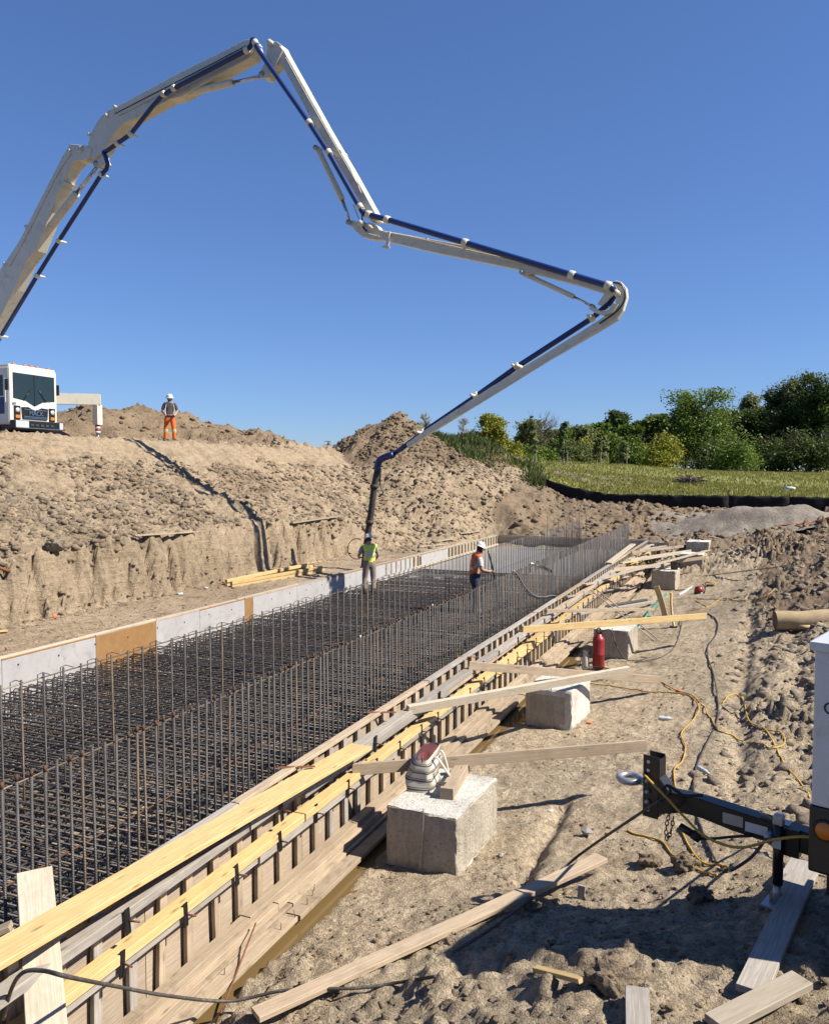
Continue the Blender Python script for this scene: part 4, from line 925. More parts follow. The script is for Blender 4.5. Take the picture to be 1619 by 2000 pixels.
# end hose: elbow, rubber hose hanging to the mat
EH = tube('end_elbow', [bp(x, y, -.2) for x, y in ((768, 888), (752, 893), (742, 899), (738, 908), (737, 920))], .11, MT['navy'], pt, 12, 3)
hp_ = [bp(737, 920, -.2), bp(731, 950, -.2), bp(727, 985, -.2), bp(722, 1020, -.2), bp(716, 1062, -.2), bp(711, 1110, -.15), bp(708, 1148, -.1)]
HO = tube('end_hose', hp_, .10, MT['hose'], pt, 12, 4)
for i in (1, 3, 5): tube('hose_band', [hp_[i] + Vector((0, 0, .06)), hp_[i] - Vector((0, 0, .06))], .125, MT['hose'], HO, 12)
tube('tag_line', [bp(744, 912, 0), bp(742, 945, 0), bp(748, 962, 0), bp(740, 970, 0)], .02, MT['blk'], HO, 6, 4)
LP = [bp(715 + 18 * cos(t) - 18, 1072 + 20 * sin(t), 0) for t in np.linspace(-.6, 5.2, 16)]; tube('hose_rope', LP, .014, MT['blk'], HO, 5)

# cab and chassis in the truck's own frame
def tmesh(name, V, F, mat, parent=pt, smooth=False): return link(name, mesh(name, [tp(*v) for v in V], F, smooth), mat, parent)
def tbox(name, c, s, mat, parent=pt, bev=.02):
    bm = bmesh.new(); bm_box(bm, *c, *s, bev); bmesh.ops.transform(bm, matrix=TM, verts=bm.verts); return link(name, frombm(name, bm), mat, parent)
MT['cabw'] = paint('cream_white_cab', (.84, .80, .70), .32, 0, .04, 2, .02, grime=(.72, .66, .54), coat=.4)
cab = tbox('cab', (0, -.95, 1.72), (2.36, 1.9, 2.2), MT['cabw'], pt, .09)
tbox('roof', (0, -.97, 2.84), (2.30, 1.84, .1), MT['cabw'], cab, .045)
ws = [(-1.03, 1.62), (-1.03, 2.58), (1.03, 2.58), (1.03, 1.62), (.42, 1.55), (.0, 1.36), (-.42, 1.55)]
def facade(name, pts, y, d, mat, par):
    n = len(pts); V = [(x, y, z) for x, z in pts] + [(x, y - d, z) for x, z in pts]; F = [tuple(range(n)), tuple(range(2 * n - 1, n - 1, -1))] + [(i, i + n, (i + 1) % n + n, (i + 1) % n) for i in range(n)]
    bm = bmesh.new(); vv = [bm.verts.new(tp(*v)) for v in V]
    for f in F: bm.faces.new([vv[i] for i in f])
    return link(name, frombm(name, bm), mat, par)
wsg = facade('windshield', ws, .016, .03, MT['glass'], cab)
facade('windshield_divider', [(-.02, 1.38), (.02, 1.38), (.02, 2.58), (-.02, 2.58)], .026, .02, MT['blk'], cab)
facade('grille', [(-.62, .86), (.62, .86), (.66, 1.30), (.34, 1.32), (0, 1.18), (-.34, 1.32), (-.66, 1.30)], .04, .06, MT['blk'], cab)
for z in (.90, .95, 1.22): tbox('grille_slat', (0, .055, z), (1.16, .02, .025), MT['chrome'], cab, .004)
text('nameplate', 'MACK', .25, MT['chrome'], cab, TM @ Matrix.Translation((0, .085, 1.08)) @ Matrix.Rotation(pi / 2, 4, 'X'), .008)
for s in (-1, 1):
    hb = tbox('headlight', (s * .87, .02, 1.08), (.3, .05, .52), MT['blk'], cab, .02)
    link('lamp', mesh('lamp', *lathe_geo([(.001, 0), (.1, 0), (.1, .02), (.001, .03)], 14), True), MT['lamp'], hb, TM @ Matrix.Translation((s * .87, .045, 1.17)) @ Matrix.Rotation(-pi / 2, 4, 'X'))
    tbox('turn_signal', (s * .87, .05, .93), (.2, .02, .12), MT['amber'], hb, .01)
    tube('wiper', [tp(s * .55, .05, 1.58), tp(s * .2, .05, 2.0)], .014, MT['blk'], cab, 6)
    tbox('mirror', (s * 1.27, -.05, 2.1), (.05, .14, .42), MT['blk'], cab, .02)
    tbox('side_window', (s * 1.181, -.72, 2.08), (.02, .8, .78), MT['glass'], cab, .01)
    tbox('door', (s * 1.185, -.72, 1.33), (.016, .9, .62), MT['navy'], cab, .01)
    lathe('wheel', [(.001, -.16), (.3, -.16), (.5, -.15), (.52, -.1), (.52, .1), (.5, .15), (.3, .16), (.001, .16)], MT['rub'], pt, 24, TM @ Matrix.Translation((s * 1.0, -1.3, .5)) @ Matrix.Rotation(pi / 2, 4, 'Y'))
    tbox('grab_handle', (s * 1.20, -.2, 1.9), (.03, .03, .9), MT['wht'], cab, .01)
text('door_number', '307', .15, MT['navy'], cab, TM @ Matrix.Translation((-1.0, .02, 1.4)) @ Matrix.Rotation(pi / 2, 4, 'X'), .004)
bmp = tbox('bumper', (0, .12, .62), (2.42, .26, .34), MT['blk'], pt, .04); tbox('bumper_end', (-.86, .255, .64), (.62, .02, .26), MT['lamp'], bmp, .006); tbox('bumper_end', (1.10, .255, .64), (.18, .02, .26), MT['lamp'], bmp, .006); tbox('bumper_lip', (0, .26, .50), (2.3, .02, .03), MT['chrome'], bmp, .006)
for i in range(5): tbox('bumper_slot', (-.4 + i * .25, .27, .62), (.16, .02, .07), MT['hose'], bmp, .004)
for x in (-.85, -.3, 0, .3, .85): tbox('marker_light', (x, -.12, 2.92), (.12, .07, .07), MT['amber'], cab, .015)
tbox('interior_seat', (.45, -.6, 1.7), (.4, .3, .6), MT['blk'], cab, .05)
tbox('chassis', (0, -5.6, .85), (1.0, 9.0, .3), MT['blk'], pt, .02); tbox('engine_tunnel', (0, -1.0, .55), (2.0, 1.6, .25), MT['blk'], pt, .02)
for s in (-1, 1):
    for y in (-6.8, -8.2): lathe('wheel', [(.001, -.28), (.3, -.28), (.5, -.26), (.52, -.2), (.52, .2), (.5, .26), (.3, .28), (.001, .28)], MT['rub'], pt, 20, TM @ Matrix.Translation((s * .95, y, .5)) @ Matrix.Rotation(pi / 2, 4, 'Y'))
pl = PP.copy(); tube('boom_pedestal', [Vector((pl.x, pl.y, 2.0)), Vector((pl.x, pl.y, 4.2)), PP], .45, MT['boom'], pt, 16)
tbox('fuel_tank', (-.95, -3.4, .8), (.5, 1.2, .5), MT['navy'], pt, .05)
oA = rf(-16.4, 32.95, 2.89); oB = rf(-12.90, 33.9, 2.89); oX, oY, oZ = axes(oA, oB)
og = plank('outrigger', oA, oB, .3, .44, MT['boom'], pt); oL = oB - oX * .13
plank('outrigger_leg', Vector((oL.x, oL.y, 2.67)), Vector((oL.x, oL.y, 1.86)), .26, .28, MT['boom'], og)
for i in range(4): tube('leg_sleeve', [Vector((oL.x, oL.y, 1.87 - i * .09)), Vector((oL.x, oL.y, 1.78 - i * .09))], .105, MT['red' if i % 2 == 0 else 'wht'], og, 12)
tube('leg_rod', [Vector((oL.x, oL.y, 1.52)), Vector((oL.x, oL.y, 1.0))], .075, MT['chrome'], og, 12); tube('foot_pad', [Vector((oL.x, oL.y, 1.14)), Vector((oL.x, oL.y, 1.02))], .25, MT['steel'], og, 14)


# ---------------------------------------------------------------- people
def skin_mesh(joints, edges, radii, sub=2):
    me = bpy.data.meshes.new('sk'); me.from_pydata(joints, edges, []); o = bpy.data.objects.new('sk', me); C.objects.link(o)
    md = o.modifiers.new('Skin', 'SKIN'); md.use_smooth_shade = True
    for i, r in enumerate(radii): me.skin_vertices[0].data[i].radius = r if hasattr(r, '__len__') else (r, r); me.skin_vertices[0].data[i].use_root = (i == 0)
    ms = o.modifiers.new('Sub', 'SUBSURF'); ms.levels = sub; ms.render_levels = sub
    dg = bpy.context.evaluated_depsgraph_get(); dg.update(); out = bpy.data.meshes.new_from_object(o.evaluated_get(dg)); bpy.data.objects.remove(o); return out
def person(label, loc, heading, pose, cloth, height=1.78, head_tilt=.12, group=None):
    k = height / 1.78
    J = dict(pelvis=(0, 0, .96), spine=(0, .0, 1.12), chest=(0, .0, 1.33), neck=(0, .01, 1.50), head=(0, .045, 1.60), top=(0, .03, 1.74))
    for s, n in ((-1, 'L'), (1, 'R')):
        J.update({'hip' + n: (s * .095, 0, .90), 'knee' + n: (s * .115, .02, .50), 'ankle' + n: (s * .12, -.03, .10), 'toe' + n: (s * .14, .14, .045),
                  'sh' + n: (s * .185, 0, 1.44), 'el' + n: (s * .25, -.03, 1.16), 'wr' + n: (s * .25, .08, .92), 'hand' + n: (s * .25, .12, .84)})
    J.update(pose); lean = J.pop('lean', 0.0)
    names = list(J); P = []
    for n in names:
        p = Vector(J[n]) * k
        if lean and p.z > .97 * k and n not in J.get('_nolean', ()):
            d = p - Vector((0, 0, .96 * k)); p = Vector((0, 0, .96 * k)) + Matrix.Rotation(-lean, 3, 'X') @ d
        P.append(p)
    idx = {n: i for i, n in enumerate(names)}
    E = [('pelvis', 'spine'), ('spine', 'chest'), ('chest', 'neck'), ('neck', 'head'), ('head', 'top')]
    for n in 'LR': E += [('pelvis', 'hip' + n), ('hip' + n, 'knee' + n), ('knee' + n, 'ankle' + n), ('ankle' + n, 'toe' + n), ('chest', 'sh' + n), ('sh' + n, 'el' + n), ('el' + n, 'wr' + n), ('wr' + n, 'hand' + n)]
    RR = dict(pelvis=(.155, .115), spine=(.15, .11), chest=(.165, .12), neck=(.06, .06), head=(.078, .095), top=(.062, .075))
    for n in 'LR': RR.update({'hip' + n: .098, 'knee' + n: .066, 'ankle' + n: .05, 'toe' + n: (.045, .036), 'sh' + n: .068, 'el' + n: .046, 'wr' + n: .031, 'hand' + n: (.042, .022)})
    body = skin_mesh([tuple(p) for p in P], [(idx[a], idx[b]) for a, b in E], [tuple(x * k for x in RR[n]) if hasattr(RR[n], '__len__') else RR[n] * k for n in names], 2)
    # fingers: separate short chains rooted in the palm
    bm = bmesh.new(); bm.from_mesh(body)
    for n in 'LR':
        h = P[idx['hand' + n]]; w_ = P[idx['wr' + n]]; d = (h - w_).normalized(); side = d.cross(Vector((0, 0, 1) if abs(d.z) < .9 else (0, 1, 0))).normalized(); nrm = d.cross(side)
        for f in range(4):
            b0 = h + side * (.03 - .02 * f) * k; L = (.075, .085, .08, .062)[f] * k
            V, F = tube_geo([b0, b0 + d * L * .45, b0 + d * L * .75 + nrm * L * .25, b0 + d * L * .8 + nrm * L * .55], [.0095 * k, .009 * k, .0085 * k, .006 * k], 6)
            vv = [bm.verts.new(v) for v in V]; [bm.faces.new([vv[i] for i in ff_]) for ff_ in F]
        b0 = w_.lerp(h, .6) + side * .035 * k; V, F = tube_geo([b0, b0 + side * .03 * k + d * .02 * k, b0 + side * .035 * k + d * .055 * k + nrm * .02 * k], [.012 * k, .011 * k, .007 * k], 6)
        vv = [bm.verts.new(v) for v in V]; [bm.faces.new([vv[i] for i in ff_]) for ff_ in F]
    # nose and ears
    hd = P[idx['head']]; fwd = Vector((0, 1, 0)); ht = hd + Vector((0, 0, .02 * k))
    if lean: fwd = Matrix.Rotation(-lean, 3, 'X') @ fwd
    hx = Vector((1, 0, 0)); hup = hx.cross(fwd)
    for a, b, r1, r2 in ((ht + fwd * .085 * k + hup * .02 * k, ht + fwd * .115 * k - hup * .018 * k, .008, .014), (ht + hx * .076 * k + hup * .02 * k, ht + hx * .082 * k - hup * .025 * k, .016, .01), (ht - hx * .076 * k + hup * .02 * k, ht - hx * .082 * k - hup * .025 * k, .016, .01)):
        V, F = tube_geo([a, b], [r1 * k, r2 * k], 6); vv = [bm.verts.new(v) for v in V]; [bm.faces.new([vv[i] for i in ff_]) for ff_ in F]
    body = frombm('body', bm, True); body.materials.clear(); body.materials.append(MT['skin'])
    M = Matrix.Translation(loc) @ Matrix.Rotation(heading, 4, 'Z')
    root = tag(link('person', body, None, None, M), label, 'person', group)
    # clothing: shells lifted off the body, chosen by nearest bone
    segs = [(P[idx[a]], P[idx[b]], a, b) for a, b in E]
    nv = len(body.vertices); co = np.zeros(nv * 3); body.vertices.foreach_get('co', co); co = co.reshape(-1, 3)
    nb = []
    for p in body.polygons:
        c = p.center; best = None
        for i, (a, b, na, nb_) in enumerate(segs):
            ab = b - a; t = max(0, min(1, (c - a).dot(ab) / ab.length_squared)); d = (c - a - ab * t).length
            if best is None or d < best[0]: best = (d, i, t)
        nb.append((segs[best[1]][2], segs[best[1]][3], best[2], c.z / k))
    def shell(name, pred, mat, off, parent=root, back=None):
        b2 = bmesh.new(); b2.from_mesh(body); b2.faces.ensure_lookup_table(); nrm = {v.index: v.normal.copy() for v in b2.verts}
        dele = [f for f in b2.faces if not pred(*nb[f.index]) or (back is not None and back * ((f.calc_center_median() - P[idx['head']]).dot(fwd)) > back * .012 * k)]
        for v in b2.verts: v.co += nrm[v.index] * off * k
        bmesh.ops.delete(b2, geom=dele, context='FACES')
        if not b2.faces: b2.free(); return None
        return link(name, frombm(name, b2, True), MT[mat], parent, M.copy())
    leg = lambda a: a.startswith(('hip', 'knee')); torso = lambda a, b: a in ('pelvis', 'spine', 'chest') or b.startswith('sh')
    shell('trousers', lambda a, b, t, z: (leg(a) and not (a.startswith('knee') and t > .88)) or (a == 'pelvis' and z < 1.04) or b.startswith('hip'), cloth['trousers'], .016)
    shell('boots', lambda a, b, t, z: a.startswith('ankle') or (a.startswith('knee') and t > .72 and cloth.get('tall_boots')) or (a.startswith('knee') and t > .86), 'boot', .024)
    shirt = shell('shirt', lambda a, b, t, z: (torso(a, b) and z > .93 and not (a == 'chest' and b == 'neck' and t > .8)) or (a.startswith('sh') and t < .75), cloth['shirt'], .012)
    if cloth.get('vest'):
        vest = shell('vest', lambda a, b, t, z: (torso(a, b) and (.90 if a == 'pelvis' else .9) < z and not (a == 'chest' and b == 'neck' and t > .72) and not b.startswith('hip')) or (a.startswith('sh') and t < .05), cloth['vest'], .026)
        for z0, z1 in ((1.13, 1.20), (1.235, 1.27)): shell('reflective_band', lambda a, b, t, z: torso(a, b) and z0 < z < z1, 'refl', .034, vest)
    if cloth.get('shin_band'): 
        for n in 'LR': shell('reflective_band', lambda a, b, t, z: a == 'knee' + n and .02 < t < .28, 'ylw', .024); shell('reflective_band', lambda a, b, t, z: a == 'knee' + n and .1 < t < .2, 'refl', .029)
    # hair, hard hat
    shell('hair', lambda a, b, t, z: a == 'head' or (a == 'neck' and t > .55), 'hair', .006, back=1)
    hc = hd.lerp(P[idx['top']], .55); R3 = Matrix.Rotation(-head_tilt - lean, 4, 'X')
    prof_ = [(.155, -.002), (.158, .004), (.118, .012), (.116, .04), (.104, .082), (.078, .112), (.04, .128), (.001, .132)]
    hat = lathe('hard_hat', [(r * k, z * k) for r, z in prof_], MT['wht'], root, 20, M @ Matrix.Translation(hc) @ R3)
    tube('hat_ridge', [Vector((0, -.10, .07)) * k, Vector((0, -.05, .122)) * k, Vector((0, .05, .122)) * k, Vector((0, .10, .07)) * k], .012 * k, MT['wht'], hat, 6).matrix_basis = M @ Matrix.Translation(hc) @ R3
    for o in hat.children: o.matrix_parent_inverse = hat.matrix_basis.inverted()
    for s in (-1, 1):
        e = hd + Vector((s * .03, 0, 0)) * k + fwd * .082 * k + hup * .028 * k; V, F = lathe_geo([(.001, -.008 * k), (.009 * k, 0), (.001, .008 * k)], 8); link('eye', mesh('eye', V, F, True), MT['hair'], root, M @ Matrix.Translation(e))
    if cloth.get('beard'): shell('beard', lambda a, b, t, z: a == 'neck' and .5 < t < .85, 'hair', .006, back=-1)
    return root, M
# operator on the bank, controller held at the waist
q = Vector(ray(333, 866) * 31.0); q.z = hz(q.x, q.y) - .01
hold = {'elL': (-.27, -.02, 1.16), 'wrL': (-.16, .19, 1.0), 'handL': (-.11, .24, .98), 'elR': (.27, -.02, 1.16), 'wrR': (.16, .19, 1.0), 'handR': (.11, .24, .98), 'kneeL': (-.14, .02, .5), 'ankleL': (-.15, -.02, .1), 'toeL': (-.19, .14, .045), 'kneeR': (.15, .0, .5), 'ankleR': (.17, -.03, .1), 'toeR': (.21, .13, .045)}
toC = atan2(-q.y, -q.x) - pi / 2
op, OM = person('person in orange work trousers and charcoal shirt standing on the bank holding a remote control', q, toC + .08, hold, dict(trousers='hio', shirt='darksh', shin_band=True, beard=True), 1.80, .25)
rm_ = box('remote_control', (0, .29, .97), (.30, .17, .08), MT['blk'], None, .015, OM); tag(rm_, 'black boom remote control held by the person on the bank', 'remote control')
for x in (-.08, .08): tube('joystick', [OM @ Vector((x, .29, 1.0)), OM @ Vector((x, .29, 1.06))], .012, MT['blk'], rm_, 6)
box('control_panel', (0, .29, 1.013), (.14, .10, .012), MT['wht'], rm_, .003, OM)
tag(tube('harness_strap', [OM @ Vector(v) for v in ((-.15, .27, .99), (-.17, .155, 1.2), (-.10, .05, 1.5), (0, -.07, 1.53), (.10, .05, 1.5), (.17, .155, 1.2), (.15, .27, .99))], .013, MT['canvas'], None, 6, 4), 'cream neck strap carrying the remote control', 'strap')
# hose handler in the lime vest, seen from behind
q = onZ(722, 1163, -3.68); aw = atan2(q.y, q.x) - pi / 2
pv, PM = person('person in lime vest and tan trousers seen from behind guiding the pump hose', q, aw + .25, {'elL': (-.30, .04, 1.18), 'wrL': (-.26, .24, 1.12), 'handL': (-.22, .31, 1.13), 'elR': (.27, .02, 1.17), 'wrR': (.20, .20, 1.0), 'handR': (.16, .26, .99), 'kneeL': (-.13, .06, .5), 'ankleL': (-.15, -.04, .1), 'toeL': (-.16, .12, .045), 'lean': .10}, dict(trousers='tanp', shirt='grysh', vest='hiv', tall_boots=True), 1.80, .15)
# worker in orange vest, in profile, steering a vibrator
q = onZ(926, 1200, -3.66); aw = atan2(q.y, q.x) - pi / 2
po, PO = person('person in orange vest and dark jeans holding a pole among the upright bars', q, aw - 1.25, {'elL': (-.26, .04, 1.15), 'wrL': (-.16, .30, 1.08), 'handL': (-.11, .38, 1.09), 'elR': (.27, .06, 1.14), 'wrR': (.16, .31, 1.12), 'handR': (.10, .38, 1.13), 'kneeL': (-.12, .10, .52), 'ankleL': (-.12, .06, .1), 'toeL': (-.12, .22, .045), 'lean': .16}, dict(trousers='jean', shirt='whtsh', vest='hio', beard=True), 1.84, .22)
hA = PO @ Vector((0, .50, 1.10)); tag(tube('vibrator_pole', [PO @ Vector((.0, .36, 1.62)), hA, PO @ Vector((-.05, .62, .5)), PO @ Vector((-.05, .68, .05))], .022, MT['blk'], None, 8, 3), 'black pole held by the person in the orange vest', 'pole')
# vibrator whip hanging over the near dowel row
vp = [onX(x, y, -4.96) for x, y in ((1003, 1115), (1012, 1124), (1024, 1145), (1043, 1163), (1062, 1166), (1080, 1163), (1092, 1168))] + [onX(1110, 1180, -4.5), onX(1126, 1192, -4.3)]
tag(tube('vibrator_cable', vp, .014, MT['steel'], None, 6, 4), 'grey vibrator cable looped over the upright bars', 'cable')
vb = [onX(x, y, -5.03) for x, y in ((1036, 1101), (1048, 1104), (1058, 1107), (1074, 1115))]
vo = tag(tube('concrete_vibrator', vb, [.02, .025, .05, .055], MT['blk'], None, 10), 'black vibrator handle resting on top of the upright bars', 'vibrator'); tube('grip', vb[:3], .03, MT['steel'], vo, 8)

# ---------------------------------------------------------------- striped bag and short timber on the nearest block
BZ = -3.672
sb = onZ(848, 1560, BZ + .06); loose('timber', onZ(872, 1551, BZ + .065), onZ(905, 1497, BZ + .065), .15, .13, 'tan', 'short square brown timber lying on the block beside the striped bag', 'timber')
pad = box('washer_plate', (0, 0, 0), (.09, .09, .006), MT['hose'], bpy.data.objects[[o.name for o in bpy.data.objects if o.get('label', '').startswith('short square brown')][0]], .001, Matrix.Translation(onZ(862, 1530, BZ + .137)))
bc = onZ(826, 1538, BZ)
def bag():
    nz, na = 46, 48; hgt = .44; V, F = [], []
    ax = (onZ(905, 1497, BZ) - onZ(860, 1560, BZ)).normalized(); yawb = atan2(ax.y, ax.x)
    for i in range(nz):
        t = i / (nz - 1); a = .25 - .03 * t; b = .165 * (1 - .06 * t) - .085 * max(0, t - .55) ** 1.3 * 2.2
        for j in range(na):
            th = 2 * pi * j / na; c, s_ = cos(th), sin(th); x = a * abs(c) ** .45 * (1 if c > 0 else -1); y = b * abs(s_) ** .5 * (1 if s_ > 0 else -1)
            w = 1 + .045 * sin(3 * th + 6 * t) * sin(pi * t) + .022 * sin(9 * th - 11 * t) * sin(pi * t)
            sag = .035 * (1 - c) * t * t + .015 * sin(2 * th + 1) * t
            V.append((x * w + .03 * t, y * w - .05 * t * t + .012 * sin(13 * t + 2 * th), hgt * t - sag))
    for i in range(nz - 1):
        for j in range(na): F.append((i * na + j, i * na + (j + 1) % na, (i + 1) * na + (j + 1) % na, (i + 1) * na + j))
    F.append(tuple(range(na))[::-1])
    me = mesh('bag', V, F, True); me.materials.append(MT['canvas']); me.materials.append(MT['stripe'])
    for p in me.polygons:
        i = p.index // na
        if i < 42 and i % 11 in (2, 3, 5): p.material_index = 1
    M = Matrix.Translation(bc + Vector((-.03, .08, 0))) @ Matrix.Rotation(yawb, 4, 'Z')
    o = tag(link('tote_bag', me, None, None, M), 'cream canvas bag with dark stripes and maroon top standing on the block', 'bag')
    top = [Vector(V[(nz - 3) * na + j]) for j in range(na)]; c = sum(top, Vector()) / na; V2 = top + [c + Vector((0, 0, .012)) + (v - c) * .5 for v in top] + [c + Vector((0, 0, .016))]
    F2 = [(j, (j + 1) % na, na + (j + 1) % na, na + j) for j in range(na)] + [(na + j, na + (j + 1) % na, 2 * na) for j in range(na)]
    link('leather_top', mesh('leather_top', V2, F2, True), MT['maroon'], o, M)
    tube('zip_pull', [Vector((-.20, -.05, .43)), Vector((-.23, -.06, .39)), Vector((-.235, -.06, .35))], .008, MT['maroon'], o, 6).matrix_basis = M
    P = smooth_pts([(-.12, -.15, .34), (-.11, -.20, .36), (-.07, -.30, .20), (.0, -.31, .135), (.06, -.29, .14), (.10, -.25, .25), (.13, -.19, .36), (.13, -.14, .35)], 6); V, F = [], []
    for p in P: V += [p, p + Vector((.022, -.004, .018))]
    for i in range(len(P) - 1): F.append((2 * i, 2 * i + 1, 2 * i + 3, 2 * i + 2))
    ob = link('strap', mesh('strap', V, F, True), MT['canvas'], o, M); md = ob.modifiers.new('thick', 'SOLIDIFY'); md.thickness = .006
    tube('logo', [Vector((.03 + .013 * i, -.172, .315 + .014 * (i % 2))) for i in range(9)], .005, MT['red'], o, 5, 3).matrix_basis = M
    for ch in o.children: ch.matrix_parent_inverse = M.inverted()
bag()
# ---------------------------------------------------------------- submersible pump, canister, coil
q = onZ(1168, 1306, -4.31)
rp = lathe('submersible_pump', [(.001, 0), (.12, 0), (.13, .03), (.13, .30), (.136, .31), (.136, .33), (.13, .34), (.13, .62), (.115, .69), (.07, .72), (.07, .76), (.001, .765)], MT['red'], None, 20, Matrix.Translation(q)); tag(rp, 'red cylindrical submersible pump standing before a concrete block', 'pump')
tube('lifting_ring', [q + Vector((.045 * cos(t), 0, .83 + .06 * sin(t))) for t in np.linspace(0, 2 * pi, 14)], .014, MT['blk'], rp, 6); tube('cable_gland', [q + Vector((.05, 0, .74)), q + Vector((.06, 0, .82))], .02, MT['blk'], rp, 8)
tag(tube('pump_cable', [q + Vector((.06, 0, .81)), q + Vector((.2, .1, .86)), onZ(1196, 1240, -3.75), onZ(1205, 1265, -4.0), onZ(1222, 1288, -4.28), onZ(1245, 1290, -4.29), onZ(1262, 1285, -4.29), onZ(1250, 1283, -4.29)], .012, MT['cordb'], None, 6, 5), 'black cable curling from the red pump past the block', 'cable')
q2 = onZ(1143, 1306, -4.31); cn = lathe('canister', [(.001, 0), (.085, 0), (.088, .03), (.075, .25), (.055, .30), (.05, .33), (.058, .35), (.058, .38), (.05, .40), (.001, .40)], MT['canvas'], None, 16, Matrix.Translation(q2)); tag(cn, 'cream canvas-wrapped canister standing left of the red pump', 'canister')
tube('rope', [q2 + Vector((-.05, -.03, .36)), q2 + Vector((-.09, -.05, .2)), q2 + Vector((-.13, -.06, .02))], .008, MT['cordb'], cn, 5, 3)
cp_ = []
for i in range(60):
    t = i * .55; cp_.append(onZ(1166, 1318, -4.27) + Vector((.24 * cos(t) * (1 + .25 * sin(i * 1.7)), .2 * sin(t), .03 + .10 * abs(sin(i * .9)))))
tag(tube('coiled_cable', cp_, .007, MT['cordb'], None, 5, 2), 'tangled coil of dark cable at the foot of the red pump', 'cable')
# rubber hose and vibrator motor further on
tag(tube('discharge_hose', [onZ(1366, 1093, -3.55), onZ(1368, 1110, -4.0), onZ(1360, 1127, -4.24), onZ(1360, 1140, -4.25), onZ(1345, 1150, -4.26), onZ(1325, 1162, -4.26)], .05, MT['plast'], None, 8, 5), 'pale green lay-flat hose winding down past the far blocks', 'hose')
q = onZ(1364, 1164, -4.3); vm = lathe('vibrator_motor', [(.001, .0), (.15, .0), (.16, .05), (.16, .14), (.001, .14)], MT['blk'], None, 16, Matrix.Translation(q)); tag(vm, 'red-topped concrete vibrator motor on the path', 'vibrator motor')
lathe('motor_cover', [(.001, .14), (.15, .14), (.155, .2), (.13, .3), (.06, .34), (.001, .345)], MT['red'], vm, 16, Matrix.Translation(q)); tube('carry_handle', [q + Vector((.17, 0, .05)), q + Vector((.2, 0, .33)), q + Vector((.1, 0, .4))], .02, MT['blk'], vm, 6, 3)
q = onZ(1386, 1154, -4.3); yl = empty('work_light', q, 'yellow tubular work light frame beside the vibrator motor', 'work light')
for dx in (-.17, .17):
    for dy in (-.12, .12): tube('frame_tube', [q + Vector((dx, dy, 0)), q + Vector((dx, dy, .3))], .016, MT['cordy'], yl, 6)
for z in (.02, .3):
    P = [q + Vector((x * .17, y_ * .12, z)) for x, y_ in ((-1, -1), (1, -1), (1, 1), (-1, 1), (-1, -1))]
    for a, b in zip(P[:-1], P[1:]): tube('frame_rail', [a, b], .016, MT['cordy'], yl, 6)
box('lamp_body', (0, 0, .15), (.26, .16, .16), MT['hose'], yl, .02, Matrix.Translation(q))
# timber post and gear on the block with the post
q = Vector((-3.2, 31.2, -3.63)); loose('post', q, q + Vector((0, 0, .28)), .16, .16, 'tan', 'short square timber post standing on a concrete block', 'post')
tag(lathe('bucket', [(.001, 0), (.12, 0), (.15, .3), (.155, .31), (.14, .31), (.001, .05)], MT['hose'], None, 14, Matrix.Translation((-2.75, 31.1, -3.625))), 'dark steel bucket on the block with the post', 'bucket')
# rolled burlap
q0 = hit(1512, 1236) + Vector((0, 0, .21)); q1 = q0 + Vector((2.6, .55, .12)); br = empty('burlap_roll', q0 - Vector((0, 0, .21)), 'tan rolled burlap lying on the churned clods', 'burlap roll')
P = [q0.lerp(q1, i / 10) + Vector((0, 0, .012 * sin(i * 2.1))) for i in range(11)]; V, F = [], []; na = 22
ax_, ay_, az_ = axes(q0, q1)
for i, p in enumerate(P):
    for j in range(na):
        th = 2 * pi * j / na; r = .25 * (1 + .05 * sin(3 * th + i * .9) + .03 * sin(5 * i + th)); V.append(p + ay_ * cos(th) * r + az_ * sin(th) * r * .9)
for i in range(10):
    for j in range(na): F.append((i * na + j, i * na + (j + 1) % na, (i + 1) * na + (j + 1) % na, (i + 1) * na + j))
link('rolled_cloth', mesh('rolled_cloth', V, F, True), MT['burlap'], br)
sp = [q0 - ax_ * .004 + ay_ * cos(t) * (.014 + .0112 * t) + az_ * sin(t) * (.014 + .0102 * t) for t in np.linspace(0, 20, 90)]; tube('roll_end', sp, .008, MT['burlap'], br, 5)
for i in range(3): tube('loose_fold', [P[2 + i * 2] + Vector((-.05, -.24, -.09)), P[3 + i * 2] + Vector((-.02, -.25, -.14))], [.04, .07], MT['burlap'], br, 8)

# ---------------------------------------------------------------- cables over the soil
def cord(name, pix, r, mat, label, lift=.012, air=None, sm=6):
    P = []
    for c in pix: P.append(c if isinstance(c, Vector) else hit(*c) + Vector((0, 0, lift)))
    Q = smooth_pts(P, sm)
    if air is None:
        XY = np.array([(p.x, p.y) for p in Q]); z = H(XY[:, 0], XY[:, 1]); Q = [Vector((p.x, p.y, max(p.z, zz + r))) for p, zz in zip(Q, z)]
    V, F = tube_geo(Q, r, 6); return tag(link(name, mesh(name, V, F, True), MT[mat]), label, 'cable')
cord('extension_cord', [(1150, 1336), (1210, 1344), (1260, 1352), (1310, 1354), (1345, 1360), (1364, 1382), (1355, 1405), (1330, 1435), (1338, 1460), (1332, 1490), (1316, 1505), (1318, 1540)], .011, 'cordy', 'yellow extension cord snaking from the whitewashed block to the trailer tongue')
cord('extension_cord', [(1290, 1333), (1320, 1350), (1355, 1362), (1385, 1402), (1405, 1430), (1440, 1448), (1500, 1463), (1530, 1455), (1525, 1435), (1490, 1428)], .011, 'cordy', 'brownish cord looping round the right hand clods')
